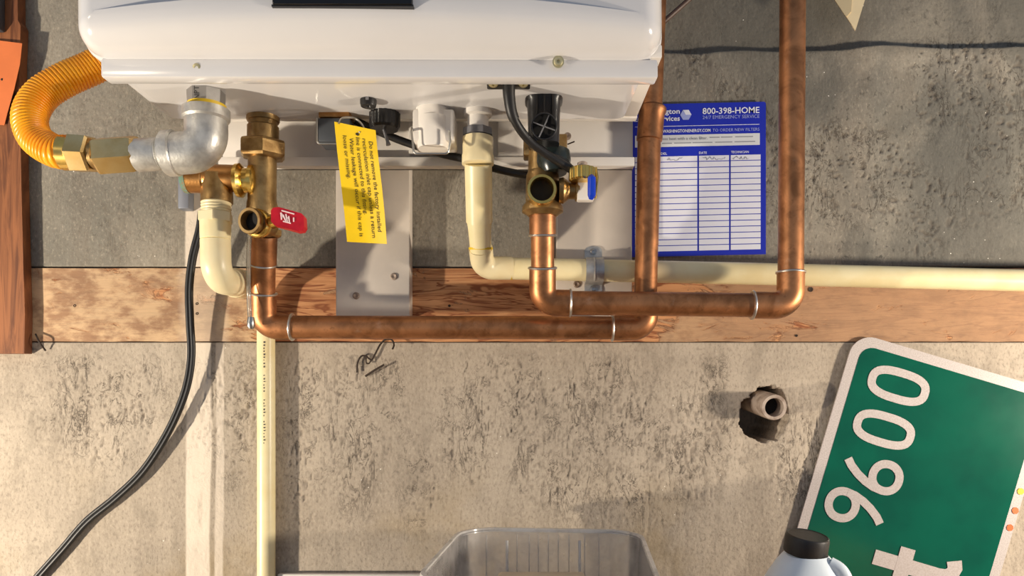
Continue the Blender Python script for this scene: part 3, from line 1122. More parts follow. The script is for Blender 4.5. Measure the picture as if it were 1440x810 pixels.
yhc = .834
hp = thing('hot_copper_pipe', 'copper hot water pipe running low from the red lever valve', 'pipe', P(640, 460, yhc))
t0 = P(371, 330, .797)
j1 = P(370, 372, .811)
a1 = P(370, 413, .824)
MB().tube([t0, t0.lerp(j1, .5), j1], S(18.5, .80), 28).build('adapter', 'copper', hp)
ring(hp, j1, a1 - j1, RC + .0006)
copper_pipe(hp, j1, a1)
e0 = P(411, 460, yhc)
elbow(hp, a1, P(370.5, 459, yhc), e0)
e1 = P(861, 461, yhc)
copper_pipe(hp, e0, e1)
e2 = P(907.5, 424, yhc)
elbow(hp, e1, P(907, 461, yhc), e2)
v1, v2, v3, v4 = P(909.5, 345, yhc), P(913, 196, yhc), P(917, 150, yhc), P(925, -120, yhc)
copper_pipe(hp, e2, v1, RC - .0003)
copper_pipe(hp, v1, v2)
MB().lathe([(0, RC), (.001, RC + .0014), (.030, RC + .0014), (.033, RC + .003), (.037, RC + .003), (.039, RC + .001)], v2 + Vector((0, 0, -.002)), ax_(v2, v3), 28).build('coupling', 'copper', hp)
copper_pipe(hp, v2, v4)
MB().lathe([(-.004, .0010), (-.002, .0045), (.002, .0045), (.004, .001)], P(367, 388, .824 - .0137 + .0035), -Z3, 12).build('patina_spot', 'patina', hp)

ycc = .805
cp = thing('cold_copper_pipe', 'copper cold water pipe that turns up at right in front of the wall', 'pipe', P(935, 427, ycc))
t0 = P(763, 297, .785)
j1 = P(763, 331, .789)
j2 = P(763, 377, .796)
MB().tube([t0, t0.lerp(j1, .5), j1], S(18.7, .787), 28).build('adapter', 'copper', cp)
ring(cp, j1, j2 - j1, RC + .0008)
copper_pipe(cp, j1, j2, RC - .0006)
f0 = P(802, 426, ycc)
elbow(cp, j2, P(763, 425.5, ycc), f0)
f1 = P(1058, 429, ycc)
copper_pipe(cp, f0, f1)
f2 = P(1112, 383, ycc)
elbow(cp, f1, P(1112, 430, ycc), f2, .024, RC + .0016)
copper_pipe(cp, f2, P(1115, -60, ycc), RC + .0006)

# ================================================================== COLD WATER VALVE
yc = .782
cold = thing('cold_water_valve', 'brass service valve with blue lever above the cold copper pipe', 'valve', P(763, 300, yc))
k_ = lambda n_: S(n_, yc)
dn = Vector((0, .01, -1))
MB().box((P(736, 0, .80).x, .790, P(0, 222, .80).z), (P(797, 0, .80).x, .812, P(0, 192, .80).z), .002).build('inlet_block', 'brass_dull', cold)
MB().lathe([(0, k_(17)), (k_(70), k_(18))], P(760, 190, .795), -Z3, 28).build('inlet_tail', 'brass_dull', cold)
un = MB().lathe([(0, k_(19)), (k_(3), k_(23)), (k_(15), k_(24)), (k_(26), k_(21)), (k_(33), k_(17))], P(778, 212, .775), Vector((.05, -.1, -1)), 28)
un.build('union_nut', 'green_black', cold)
MB().lathe([(0, k_(20)), (k_(6), k_(23)), (k_(44), k_(24)), (k_(50), k_(28.5)), (k_(57), k_(29)), (k_(60), k_(24)), (k_(63), k_(20))], P(763, 241, yc), dn, 32).build('valve_body', 'brass_dull', cold)
p = P(762, 265.5, .748)
pd = Vector((.02, -1, -.02)).normalized()
rp = S(21, .748)
MB().lathe([(-.030, rp * 1.0), (-.006, rp * 1.0), (-.002, rp * 1.02), (0, rp * .97), (0, rp * .80), (-.002, rp * .745), (-.024, rp * .73), (-.024, 0)], p, pd, 36).build('drain_port', 'brass_bright', cold)
MB().lathe([(-.010, rp * .735), (-.0095, 0)], p, pd, 30).build('port_shade', 'opening_shade', cold)  # dark disc in place of the shade deep in the port
MB().lathe([(0, k_(17)), (k_(6), k_(18)), (k_(14), k_(12)), (k_(22), k_(12)), (k_(23), k_(15)), (k_(28), k_(15)), (k_(29), k_(12)), (k_(36), k_(12))], P(786, 268, .772), X3, 26).build('stem_neck', 'brass_dull', cold)
yk = .757
kp = P(819, 236, yk)
n = 60
rr = []
for t, r in [(0, 15), (1.5, 18.5), (17, 18.5), (19, 16)]:
    rr.append([kp + Vector((S(r, yk) * (1 + (.035 if (j % 4) < 2 else -.035)) * math.cos(2 * math.pi * j / n), S(r, yk) * (1 + (.035 if (j % 4) < 2 else -.035)) * math.sin(2 * math.pi * j / n), -S(t, yk) + .0)) for j in range(n)])
MB().rings(rr).build('ribbed_knob', 'brass_bright', cold, smooth=20)
MB().lathe([(0, S(11, yk)), (S(2, yk), S(10, yk)), (S(3, yk), S(7, yk)), (S(7, yk), S(7, yk)), (S(8, yk), S(5, yk))], kp, Z3, 20).build('knob_screw', 'old_steel', cold)
MB().box(P(812, 281, yk + .004), P(834, 256, yk + .016), .0015).build('lever_core', 'white_plastic', cold)
MB().tube([P(832, 247, yk - .012), P(832, 250, yk - .013), P(832, 275, yk - .013), P(831, 280, yk - .011)], lambda i, t: [S(3, yk), S(5.6, yk), S(5.6, yk), S(3, yk)][i], 16).build('lever', 'blue_vinyl', cold, label='blue vinyl-dipped lever')
MB().tube([P(838, 236, yk), P(840, 250, yk - .006), P(837, 279, yk - .004)], .0014, 8).build('lever_edge', 'brass_bright', cold)
# screw eye and cotter beside the inlet block
MB().lathe([(0, .004), (.002, .004), (.002, .002), (.001, 0)], P(798, 192, .80), -Y3, 14).build('block_screw', 'old_steel', cold)
MB().tube([P(798, 203, .80), P(808, 199, .798)], .0008, 6).build('cotter_pin', 'tie_wire', cold)

# ================================================================== CONDENSATE PIPE (ivory)
ypv = .8610
cd = thing('condensate_pipe', 'ivory plastic drain pipe running along the board to the right edge', 'pipe', P(1000, 385, ypv))
y0 = .782
MB().lathe([(0, S(21, y0)), (.001, S(21.5, y0)), (S(10, y0), S(22, y0))], P(672, 182, y0), -Z3, 8, phase=math.pi / 8).build('grey_adapter', 'grey_plastic', cd, smooth=15, label='grey hex adapter at the top')
MB().lathe([(0, S(19, y0)), (S(1, y0), S(21.5, y0)), (S(24, y0), S(21.5, y0)), (S(26, y0), S(22.5, y0)), (S(38, y0), S(22.5, y0)), (S(39, y0), S(20, y0))], P(672, 193, y0), -Z3, 30).build('socket', 'ivory_plastic', cd)
m1, m2_ = P(672.5, 230, y0), P(674, 312, .812)
MB().tube([m1, m1.lerp(m2_, .5), m2_], S(19, .795), 28).build('upper_pipe', 'pale_plastic', cd)
MB().tube([P(674, 306, .812), P(674.5, 322, .817), P(676, 352, .832)], lambda i, t: [S(18.6, .812), S(16.4, .815), S(15, .83)][i], 28).build('reducer', 'pale_plastic', cd)
MB().lathe([(-.001, S(15, .83)), (-.001, S(17, .83)), (.0015, S(17, .83)), (.0015, S(15, .83))], P(676, 349, .831), Vector((0, .2, -1)), 28).build('glue_band', 'dope_yellow', cd)
MB().tube(fillet([P(676, 349, .832), P(679, 377, ypv - .008), P(719, 377, ypv)], .016, 12), S(16.6, .845), 30).build('elbow', 'ivory_plastic', cd)
MB().lathe([(-.0006, S(14, .86)), (-.0006, S(16, .86)), (.001, S(16, .86)), (.001, S(14, .86))], P(719, 377.5, ypv), X3, 28).build('glue_line', 'dope_yellow', cd)
MB().tube([P(716, 377.5, ypv), P(1080, 385.5, ypv + .001), P(1440, 394.5, ypv + .002), P(1800, 403, ypv + .002)], .0128, 28).build('pipe', 'pale_plastic', cd)

# ================================================================== PIPE STRAP
st = thing('pipe_strap', 'galvanized two-hole strap holding the ivory drain pipe', 'strap', P(835, 405, .874))
mb = MB()
prof = []
cz = P(835, 380, ypv).z
ctr = Vector((0, ypv + .0003, cz))
rr_s = .0136
lst = [(.8735, cz + .0300), (.8735, cz + .0285), (.8735, cz + .0255), (.8735, cz + .0145)]
for k in range(11):
    a = math.radians(75 - 150 * k / 10)
    lst.append((ctr.y - rr_s * math.cos(a), cz + rr_s * math.sin(a)))
lst += [(.8735, cz - .0145), (.8735, cz - .0225), (.8735, cz - .0255), (.8735, cz - .027)]
th = .0014
xa, xb = P(823, 0, .862).x, P(848, 0, .862).x
nn = len(lst)
rings_ = []
for i in range(nn):
    a = Vector((0,) + lst[max(i - 1, 0)])
    b = Vector((0,) + lst[min(i + 1, nn - 1)])
    d = (b - a).normalized()
    nrm = Vector((0, d.z, -d.y))
    if nrm.y > 0:
        nrm = -nrm
    c = Vector((0,) + lst[i])
    w = {0: .45, 1: .8, nn - 1: .45, nn - 2: .8}.get(i, 1.0)
    xm, hw = (xa + xb) / 2, (xb - xa) / 2 * w
    rings_.append([(xm - hw, c.y, c.z), (xm + hw, c.y, c.z), (xm + hw, (c + nrm * th).y, (c + nrm * th).z), (xm - hw, (c + nrm * th).y, (c + nrm * th).z)])
mb.rings(rings_)
mb.build('band', 'galvanised', st, smooth=40)
MB().tube([Vector((xm, ctr.y - (rr_s + th) * math.cos(math.radians(a)), cz + (rr_s + th) * math.sin(math.radians(a)))) for a in range(60, -61, -10)], .0012, 8).build('band_rib', 'galvanised', st)
for dz in (.0235, -.0205):
    screw(Vector(((xa + xb) / 2, .872, cz + dz)), -Y3, .0036, st, 'steel')

# ================================================================== TAG, CABLES
# yellow warning tag
ROWS = [(0, (470, 171), (528, 183), .752), (.25, (474, 212), (532, 222), .758), (.5, (479, 255), (537, 262), .770), (.75, (484, 298), (541, 302), .786), (1, (488, 340), (544, 343), .800)]


def tagpt(u, v, lift=0.0):
    for i in range(4):
        if v <= ROWS[i + 1][0] + 1e-9 or i == 3:
            a, b = ROWS[i], ROWS[i + 1]
            t = (v - a[0]) / .25
            l = Vector(a[1]).lerp(Vector(b[1]), t)
            r = Vector(a[2]).lerp(Vector(b[2]), t)
            Y = a[3] + (b[3] - a[3]) * t
            break
    q = l.lerp(r, u)
    return P(q.x, q.y, Y + .004 * math.sin(u * 3) * v - .0 - lift)


mb = MB()
nu, nv = 8, 20
vs = [tagpt(i / nu, j / nv) for j in range(nv + 1) for i in range(nu + 1)]
vs2 = [p + Vector((0, .0005, 0)) for p in vs]
W_ = nu + 1
fs = [(j * W_ + i, j * W_ + i + 1, (j + 1) * W_ + i + 1, (j + 1) * W_ + i) for j in range(nv) for i in range(nu)]
o_ = len(vs)
fs += [tuple(o_ + k for k in reversed(f)) for f in fs]
bd = [i for i in range(W_)] + [j * W_ + nu for j in range(1, nv + 1)] + [nv * W_ + i for i in range(nu - 1, -1, -1)] + [j * W_ for j in range(nv - 1, 0, -1)]
fs += [(bd[i], bd[(i + 1) % len(bd)], o_ + bd[(i + 1) % len(bd)], o_ + bd[i]) for i in range(len(bd))]
mb.add(vs + vs2, fs)
tg = mb.build('warning_tag', 'yellow_card', smooth=40)
tag(tg, 'yellow paper warning tag hanging from the fitting under the heater', 'tag')
lines = [('Do not remove the factory installed', .80, .115, .90), ('recirculation inlet cap unless a return', .645, .10, .955),
         ('line is connected to this fitting.', .49, .10, .76), ('Water leakage will occur if this cap is', .33, .115, .95), ('loose or missing.', .175, .105, .47)]
tm = MB()
for body, u, v0, v1 in lines:
    vs, fs = text_raw(body, .006)
    x0, x1 = min(p.x for p in vs), max(p.x for p in vs)
    tm.add([tagpt(u + (p.y * .135), v0 + (v1 - v0) * (p.x - x0) / (x1 - x0), .0005) for p in vs], fs)
tm.add([tagpt(.49 + .05 + .045 * math.cos(a * math.pi / 4), .07 + .014 * math.sin(a * math.pi / 4), .0005) for a in range(8)], [tuple(range(8))])
tm.build('printed_warning', 'ink_black', tg, smooth=0)
wire = MB().tube(spline([P(476, 174, .752), P(482, 166, .757), P(500, 167, .766), P(512, 180, .760), P(505, 186, .753)], 6), .0010, 8).build('tag_tie', 'steel', tg)

cb = MB().tube(spline([P(500, 170, .80), P(530, 184, .805), P(570, 200, .81), P(620, 216, .812), P(655, 224, .812), P(700, 238, .812), P(745, 246, .812), P(775, 240, .815)], 10), S(5.5, .805), 12)
o = cb.build('cable', 'black_rubber')
tag(o, 'thin black cable running level behind the yellow tag and drain pipe', 'cable')
sc_ = thing('sensor_cable', 'thick black sleeved cable looping down to the cold water valve', 'cable', P(716, 112, .71))
pts = [P(716, 110, .712), P(716, 135, .715), P(722, 165, .722), P(740, 193, .735), P(765, 214, .745), P(790, 230, .752), P(803, 238, .757)]
sp = spline(pts, 10)
MB().tube(sp[:22], lambda i, t: S(9.5 - 2.0 * t, .715), 16).build('sleeve', 'black_rubber', sc_)
MB().tube(sp[18:], S(6.2, .735), 14).build('cable', 'black_rubber', sc_)
MB().tube(spline([P(770, 216, .752), P(788, 222, .757), P(800, 231, .76), P(806, 238, .764)], 8), .0020, 10).build('branch_wire', 'black_rubber', sc_)

# hanging power cord (twin)
base = [(284, 298, .856), (281, 322, .860), (271, 362, .866), (266, 405, .872), (267, 450, .877), (269, 500, .8815), (262, 545, .8845), (245, 590, .8875), (222, 632, .890),
        (196, 668, .892), (160, 702, .8935), (122, 733, .894), (88, 772, .894), (56, 808, .894), (10, 860, .894), (-60, 930, .894)]
pc_ = thing('power_cord', 'black twin power cord hanging in a curve down the left wall', 'cord', P(284, 298, .845))
for s in (-1, 1):
    pp = []
    for i, (a, b, y) in enumerate(base):
        j0, j1_ = base[max(i - 1, 0)], base[min(i + 1, len(base) - 1)]
        dx, dy = j1_[0] - j0[0], j1_[1] - j0[1]
        l = math.hypot(dx, dy)
        w = 2.4 * s
        tw = 1.0 if i < 5 else 1.0
        pp.append(P(a - dy / l * w * tw, b + dx / l * w * tw, y + (.0006 * s)))
    MB().tube(spline(pp, 8), .0029, 12).build('conductor', 'black_rubber', pc_)

# thin clear tube beside the hot copper pipe
ct = thing('clear_tube', 'thin clear plastic tube beside the hot copper elbow', 'tube', P(351, 470, .80))
MB().tube(spline([P(352, 328, .775), P(350, 345, .785), P(349.5, 400, .80), P(351, 440, .805), P(353, 462, .81)], 8), S(3.2, .79), 12).build('tube', 'clear_vinyl', ct)
MB().lathe([(0, S(4.6, .81)), (.004, S(5.4, .81)), (.010, S(5.4, .81)), (.013, S(3, .81))], P(353, 446, .806), -Z3, 14).build('tube_end', 'steel', ct)

# grey metal bracket on the wall behind the gas elbow
gb = thing('wall_bracket', 'small grey metal bracket on the wall below the gas elbow', 'bracket', P(257, 292, .89))
lo, hi = P(250, 293, .884), P(265, 200, .884)
MB().box((lo.x, .884, lo.z), (hi.x, WALL - .0005, hi.z), .001).build('plate', 'grey_metal', gb)
MB().lathe([(0, .0022), (.0012, .0018), (.0014, 0)], P(258, 246, .884), -Y3, 10).build('rivet', 'tie_wire', gb)

# ================================================================== SERVICE RECORD SHEET
yp = .8945


def Q(x, y, lift=0.0):
    return P(x, y - .022 * (x - 1076), yp - lift)


sheet = MB().prism([Q(888, 143), Q(1075, 143), Q(1077, 145), Q(1077, 357.5), Q(888, 357.5)], (0, .0004, 0)).build('service_record', 'paper_blue', smooth=0)
tag(sheet, 'blue and white service record sheet stuck on the concrete behind the copper pipe', 'paper')


def quad(mb, x0, y0, x1, y1, lift):
    mb.add([Q(x0, y0, lift), Q(x1, y0, lift), Q(x1, y1, lift), Q(x0, y1, lift)], [(0, 3, 2, 1)])


cells = MB()
for (x0, x1) in [(893, 980.6), (983, 1025.2), (1027.6, 1069.6)]:
    for r in range(16):
        y = 217 + r * 8.4
        quad(cells, x0, y, x1, y + 7.3, .0003)
cells.build('table_cells', 'paper_white', sheet, smooth=0)
bnd = MB()
quad(bnd, 893, 187, 1068.5, 203.5, .0003)
bnd.build('note_band', 'paper_band', sheet, smooth=0)
ux, uz = (Q(100, 0) - Q(0, 0)).normalized(), Z3
t1 = MB()
text(t1, '800-398-HOME', Q(988, 158.5, .0005), ux, uz, S(80, yp), S(9, yp), .012)
text(t1, 'Washington', Q(956, 157, .0005), ux, uz, S(56, yp), S(7.2, yp), .02, 'R')
text(t1, 'Energy Services', Q(956, 167, .0005), ux, uz, S(64, yp), S(7.2, yp), .02, 'R')
text(t1, 'WASHINGTONENERGY.COM', Q(932, 183.5, .0005), ux, uz, S(67, yp), S(4.4, yp), .02)
quad(t1, 893, 174.2, 1068, 174.9, .0005)
text(t1, 'DATE', Q(983, 214.5, .0005), ux, uz, S(11, yp), S(3.4, yp), .01)
text(t1, 'TECHNICIAN', Q(1028, 214.5, .0005), ux, uz, S(25, yp), S(3.4, yp), .01)
text(t1, 'MODEL', Q(938, 214.5, .0005), ux, uz, S(17, yp), S(3.4, yp), .01, 'R')
t1.build('heading_text', 'ink_white', sheet, smooth=0)
t2 = MB()
text(t2, '24/7 EMERGENCY SERVICE', Q(988, 165.5, .0005), ux, uz, S(80, yp), S(5, yp), 0)
text(t2, 'TO ORDER NEW FILTERS', Q(1002, 183.5, .0005), ux, uz, S(66, yp), S(4.4, yp), 0)
t2.build('small_text', 'ink_pale', sheet, smooth=0)
t3 = MB()
text(t3, 'less heat with a clean filter.', Q(931, 194, .0005), ux, uz, S(64, yp), S(4.2, yp), 0.01)
for (x0, x1, y) in [(998, 1012, 193), (1014, 1030, 193), (1034, 1059, 193), (931, 945, 200), (948, 972, 200), (974, 1002, 200), (1006, 1030, 200), (1033, 1062, 200)]:
    quad(t3, x0, y - 2.2, x1, y - .8, .0005)
t3.build('note_text', 'ink_grey', sheet, smooth=0)
hx = MB()
for (dx, rr0, lo_, hi_) in [(0, 8, 0, 6)]:
    c = (964.5, 159)
    ring6 = [Q(c[0] + 8 * math.cos(math.pi / 3 * k), c[1] + 8 * math.sin(math.pi / 3 * k), .0005) for k in range(6)]
    hx.add(ring6, [tuple(range(6))])
lg = hx.build('hexagon_logo', 'ink_pale', sheet, smooth=0)
h2 = MB()
c = (964.5, 159)
h2.add([Q(*c, .0007), Q(c[0] + 8, c[1], .0007), Q(c[0] + 4, c[1] - 6.9, .0007), Q(c[0] - 4, c[1] - 6.9, .0007)], [(0, 1, 2, 3)])
h2.build('logo_facet', 'ink_white', lg, smooth=0)
hw = MB()
for x0, x1 in [(938, 962), (988, 1022), (1030, 1054)]:
    pts = []
    k = int((x1 - x0) / 1.6)
    for i in range(k):
        pts.append(Q(x0 + i * 1.6 + random.uniform(-.5, .5), 221 + random.uniform(-2.6, 2.4), .0006))
    hw.tube(pts, .00022, 4)
    hw.build('handwriting', 'ink_grey', sheet, smooth=0)
    hw = MB()

# ================================================================== SMALL THINGS ON THE WALL
tw = thing('tie_wire', 'rusty bent wires sticking out of the wall under the board', 'wire', P(520, 505, WALL - .004))
wp = [(502, 524), (503, 510), (508, 501), (514, 501), (520, 505), (523, 506), (528, 497), (535, 484), (543, 477), (551, 478), (554, 485), (552, 491)]
MB().tube(spline([P(a, b, WALL - .004 - .010 * (i > 7) * (i - 7) / 4) for i, (a, b) in enumerate(wp)], 6), .0011, 8).build('strand', 'tie_wire', tw)
MB().tube([P(514, 529, WALL - .003), P(526, 521, WALL - .006), P(540, 513, WALL - .008)], .0013, 8).build('strand', 'tie_wire', tw)
MB().tube(spline([P(515, 502, WALL - .003), P(515, 510, WALL - .004), P(519, 511, WALL - .004), P(522, 506, WALL - .004)], 6), .0008, 6).build('strand', 'tie_wire', tw)
nw = thing('bent_nail', 'dark bent wire at the foot of the wooden post', 'nail', P(60, 495, WALL - .004))
MB().tube(spline([P(50, 470, WALL - .006), P(56, 482, WALL - .012), P(64, 493, WALL - .004)], 6), .0011, 8).build('shank', 'tie_wire', nw)

ps = thing('pipe_stub', 'short open grey metal pipe stub sticking out of the hole in the wall', 'pipe', P(1075, 570, WALL))
pe = P(1089, 573, WALL - .030)
d = (Vector((.02, -1, -.10))).normalized()
r = S(18.5, .87)
MB().lathe([(-.095, r), (-.002, r), (0, r * .95), (0, r * .72), (-.002, r * .69), (-.07, r * .68), (-.07, 0)], pe, d, 32).build('pipe', 'old_steel', ps)
MB().lathe([(-.02, r * .685), (-.0195, 0)], pe, d, 28).build('stub_shade', 'opening_shade', ps)  # dark disc painted as the shade within the pipe

cc = thing('hanging_card', 'cream card with its pointed corner hanging into view at the top right', 'card', P(1203, -90, .89))
def cardY(y):
    return .855 + .0008 * max(0, (43 - y)) * .25
cpoly = [(1203, 43), (1150, -38), (1128, -95), (1200, -150), (1260, -95), (1228, -38)]
MB().prism([P(a, b, min(.892, cardY(b))) for a, b in cpoly], (0, .0012, 0)).build('card', 'cream_card', cc, smooth=0)
fpoly = [(1174, 0), (1150, -38), (1128, -95), (1186, -60), (1199, -10), (1197, 16), (1190, 24)]
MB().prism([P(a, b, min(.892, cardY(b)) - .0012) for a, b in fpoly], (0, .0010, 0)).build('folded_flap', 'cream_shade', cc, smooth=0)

bc = MB().tube([P(900, 62, .885), P(934, 30, .885), P(975, -6, .885), P(1040, -62, .888)], .0030, 10).build('brown_cable', 'brown_cable')
tag(bc, 'thin brown cable slanting up the wall beside the heater top right', 'cable')

# ================================================================== STREET SIGN
ys = .893
ua = Vector((.285, 0, .9585)).normalized()      # reading direction (up the sign)
wa = Vector((-ua.z, 0, ua.x))                   # letter-up direction
lean = Vector((0, 0, 0))
px2m = ys / F


def SG(px, py, lift=0.0):
    p = P(px, py, ys)
    return Vector((p.x, ys - lift, p.z))


corner = SG(1203.5, 467)          # outer corner before rounding (top left in the picture)
WID = .2505
LEN = 1.0
# length so that the lowest corner stands on the floor
low_z = lambda Ln: (corner - ua * Ln - wa * WID).z
LEN = (low_z(0) - .001) / ua.z
sg = thing('street_sign', 'green street sign with white border leaning sideways against the wall', 'sign', corner - ua * LEN - wa * WID / 2)


def rrect(u0, u1, w0, w1, r, lift, seg=8):
    """rounded rectangle in sign space: u along the reading direction from the corner (negative = down), w from the left edge"""
    pts = []
    for (cu, cw, a0) in [(u1 - r, w0 + r, 0), (u0 + r, w0 + r, 90), (u0 + r, w1 - r, 180), (u1 - r, w1 - r, 270)]:
        for k in range(seg + 1):
            a = math.radians(a0 + 90 * k / seg)
            pu = cu + r * math.cos(a)
            pw = cw - r * math.sin(a)
            p = corner + ua * pu - wa * pw
            pts.append(Vector((p.x, ys - lift, p.z)))
    return pts


b_ = 14.2 * px2m
MB().prism(rrect(-LEN, 0, 0, WID, 30 * px2m, 0), (0, .0022, 0)).build('plate', 'sign_white', sg, smooth=0)
gf = MB().prism(rrect(-LEN + b_, -b_, b_, WID - b_, 19 * px2m, .0004), (0, .0004, 0)).build('green_field', 'sign_green', sg, smooth=0)
NRM = Vector((0, -1, 0))
lw = 11.5 * px2m


def glyph(cx, cy, paths, width, name):
    c = SG(cx, cy, .0008)
    m_ = MB()
    for q_, (pts, closed) in enumerate(paths):
        stroke(m_, [c + ua * (a * px2m) + wa * (b * px2m) + Vector((0, -.00012 * q_, 0)) for a, b in pts], width, NRM, closed)
    return m_.build(name, 'sign_letter', sg, smooth=0)


def oval(hw, hh, e=2.7, n_=40, cy=0):
    return [(hw * math.copysign(abs(math.cos(a)) ** (2 / e), math.cos(a)), cy + hh * math.copysign(abs(math.sin(a)) ** (2 / e), math.sin(a)))
            for a in [2 * math.pi * k / n_ for k in range(n_)]]


glyph(1263, 542.5, [(oval(18.5, 38.5), True)], lw, 'numeral_zero')
glyph(1242.5, 604, [(oval(18.5, 38.5), True)], lw, 'numeral_zero')
six = [(oval(19, 19, 2.1, 36, -19.5), True),
       ([(17 * math.cos(math.radians(a)) - 2, 0) for a in ()] + [(-18.8, -17), (-17.5, -6), (-13, 7), (-6, 20), (3, 32), (11, 39)], False)]
glyph(1226.5, 666, six, lw, 'numeral_six')
nine = [([(-a, -b) for a, b in oval(19, 19, 2.1, 36, -19.5)], True), ([(18.8, 17), (17.5, 6), (13, -7), (6, -20), (-3, -32), (-11, -39)], False)]
glyph(1202.5, 715, nine, lw, 'numeral_nine')
tt_ = [([(0, 58), (0, -36), (2, -47), (8, -54), (16, -56), (26, -52)], False), ([(-24, 15), (25, 15)], False)]
glyph(1284, 799, tt_, 21 * px2m, 'letter_t')
for (a, b, m_) in [(1435, 691, 'mark_yellow'), (1427.5, 718, 'mark_orange'), (1420, 742, 'mark_orange')]:
    c = SG(a, b, .0006)
    k = MB().add([c + (ua * math.cos(t * math.pi / 4) + wa * math.sin(t * math.pi / 4)) * 5 * px2m for t in range(8)], [tuple(range(8))])
    k.build('reflective_mark', m_, sg, smooth=0)

# ================================================================== BENCH AND THINGS ON IT
ZB = H - .28
bn = thing('workbench', 'plain wooden workbench below the picture carrying tub and jug', 'bench', (.15, .55, 0))
MB().box((-.25, .30, ZB - .03), (.62, .862, ZB), .003).build('bench_top', 'bench_wood', bn)
for lx in (-.22, .57):
    for ly in (.33, .75):
        MB().box((lx, ly, 0), (lx + .045, ly + .045, ZB - .03), .002).build('leg', 'bench_wood', bn)

pl = MB().box((P(390, 0, .888).x, .888, 0), (P(640, 0, .888).x, .896, P(0, 807.5, .888).z), .001).build('white_panel', 'white_board')
tag(pl, 'thin white panel edge standing against the wall left of the clear tub', 'panel')

# clear tub
tb = thing('plastic_tub', 'clear plastic tub with rounded rim at the bottom of the picture', 'tub', (.0245, .715, ZB))
zr = H - .1555


def tub_loop(w, d, r, z, n_=8):
    pts = []
    cx, cy = .0215, .715
    a4 = math.radians(-5)
    for (sx, sy, a0) in [(1, 1, 0), (-1, 1, 90), (-1, -1, 180), (1, -1, 270)]:
        for k in range(n_ + 1):
            a = math.radians(a0 + 90 * k / n_)
            x, y = sx * (w / 2 - r) + r * math.cos(a), sy * (d / 2 - r) + r * math.sin(a)
            y += (.010 * (1 - (2 * x / w) ** 2) if sy > 0 else 0)
            pts.append(Vector((cx + x * math.cos(a4) - y * math.sin(a4), cy + x * math.sin(a4) + y * math.cos(a4), z)))
    return pts


w0, d0 = .205, .240
shell = MB()
outer = [tub_loop(w0 * .86, d0 * .86, .030, ZB + .0005), tub_loop(w0 * .90, d0 * .89, .032, ZB + .004), tub_loop(w0 * .965, d0 * .965, .036, zr - .012), tub_loop(w0 * .97, d0 * .97, .036, zr - .002)]
inner = [tub_loop(w0 * .97 - .003, d0 * .97 - .003, .035, zr - .002), tub_loop(w0 * .965 - .003, d0 * .965 - .003, .035, zr - .012), tub_loop(w0 * .90 - .003, d0 * .89 - .003, .031, ZB + .005), tub_loop(w0 * .86 - .004, d0 * .86 - .004, .029, ZB + .002)]
shell.rings(outer + inner)
tub = shell.build('shell', 'tub_plastic', tb, smooth=50)
rim = MB()
rim.rings([tub_loop(w0 * .955, d0 * .955, .035, zr - .004), tub_loop(w0, d0, .038, zr - .005), tub_loop(w0 * 1.004, d0 * 1.004, .038, zr - .002),
           tub_loop(w0 * .995, d0 * .995, .038, zr), tub_loop(w0 * .96, d0 * .96, .035, zr)], closed=True)
rim.build('rim', 'tub_rim', tb, smooth=50)
yb = .812
for px in (684, 727, 744, 757, 771, 785, 800, 822, 842):
    MB().tube([P(px, 752, yb + .003), P(px, 806, yb - .001), P(px, 830, yb - .002)], .0007, 6).build('wall_rib', 'tub_plastic', tb)
for px in (713, 815):
    MB().tube([P(px, 760, yb), P(px, 806, yb - .004), P(px, 830, yb - .006)], .0016, 8).build('wall_rib', 'tub_rim', tb)
bk = MB().box((P(700, 0, .785).x, .67, ZB + .0045), (P(822, 0, .785).x, .785, H - (803 - VY) / F * .785), .004).build('cream_block', 'cream_block')
tag(bk, 'cream coloured block lying inside the clear plastic tub', 'block')

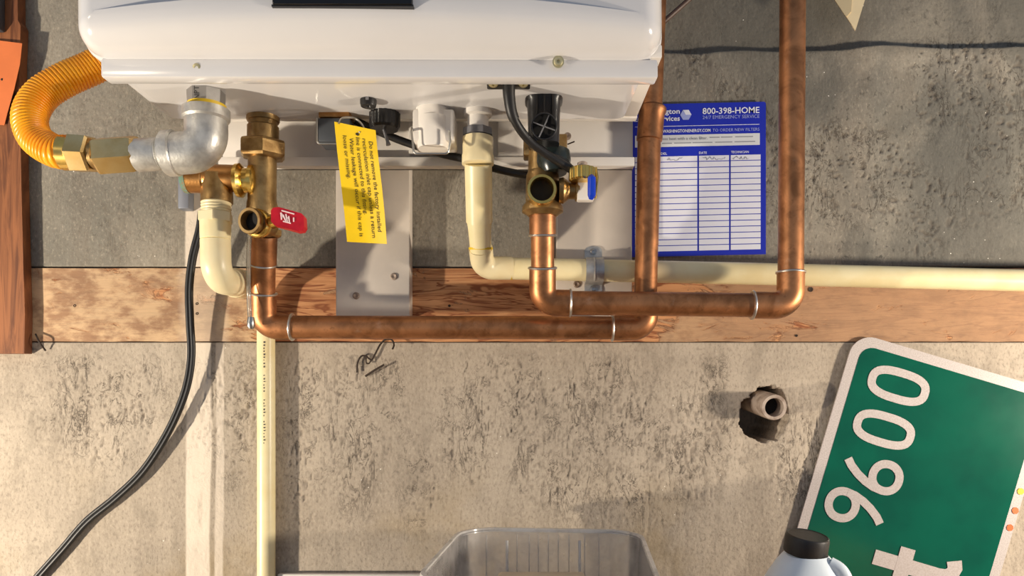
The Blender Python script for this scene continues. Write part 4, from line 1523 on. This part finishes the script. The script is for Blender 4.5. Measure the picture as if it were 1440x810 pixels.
# white jug with black cap
jx = P(1136, 0, .735)
jg = thing('jug', 'bluish white plastic jug with black screw cap before the street sign', 'jug', (jx.x, .735, ZB))
zc = H - (752 - VY) / F * .735
tilt = Vector((.10, -.15, 1)).normalized()
neck = Vector((jx.x, .735, zc))
body = []
for z, hw, hd, e in [(ZB, .036, .026, 2.6), (ZB + .003, .041, .030, 2.8), (ZB + .050, .042, .031, 2.8), (zc - .048, .0405, .030, 2.6), (zc - .036, .034, .027, 2.3), (zc - .026, .0275, .0235, 2.1), (zc - .020, .022, .021, 2.0)]:
    rg = []
    for j in range(36):
        a = 2 * math.pi * j / 36
        rg.append((jx.x - .002 + hw * math.copysign(abs(math.cos(a)) ** (2 / e), math.cos(a)), .737 + hd * math.copysign(abs(math.sin(a)) ** (2 / e), math.sin(a)), z))
    body.append(rg)
e1 = (X3 - tilt * X3.dot(tilt)).normalized()
e2 = tilt.cross(e1)
for t, r in [(-.020, .0185), (-.006, .018)]:
    body.append([tuple(neck + tilt * t + e1 * r * math.cos(2 * math.pi * j / 36) + e2 * r * math.sin(2 * math.pi * j / 36)) for j in range(36)])
MB().rings(body).build('body', 'jug_plastic', jg, smooth=50)
MB().tube(spline([neck + Vector((.016, -.012, -.026)), neck + Vector((.025, -.016, -.032)), neck + Vector((.030, -.018, -.045)), neck + Vector((.031, -.018, -.075)), neck + Vector((.027, -.012, -.095))], 8), .0075, 16, flat=.8).build('handle', 'jug_plastic', jg)
n = 80
rr = []
RCAP = .0206
for t, r in [(-.019, RCAP * .99), (-.0175, RCAP), (-.003, RCAP), (-.0008, RCAP * .985), (0, RCAP * .94), (-.0006, RCAP * .90), (-.0006, RCAP * .3)]:
    rr.append([tuple(neck + tilt * t + (e1 * math.cos(2 * math.pi * j / n) + e2 * math.sin(2 * math.pi * j / n)) * (r + (.00045 if (j % 2 and -.018 < t < -.002) else 0))) for j in range(n)])
MB().rings(rr).build('cap', 'cap_plastic', jg, smooth=25, label='black ribbed screw cap')
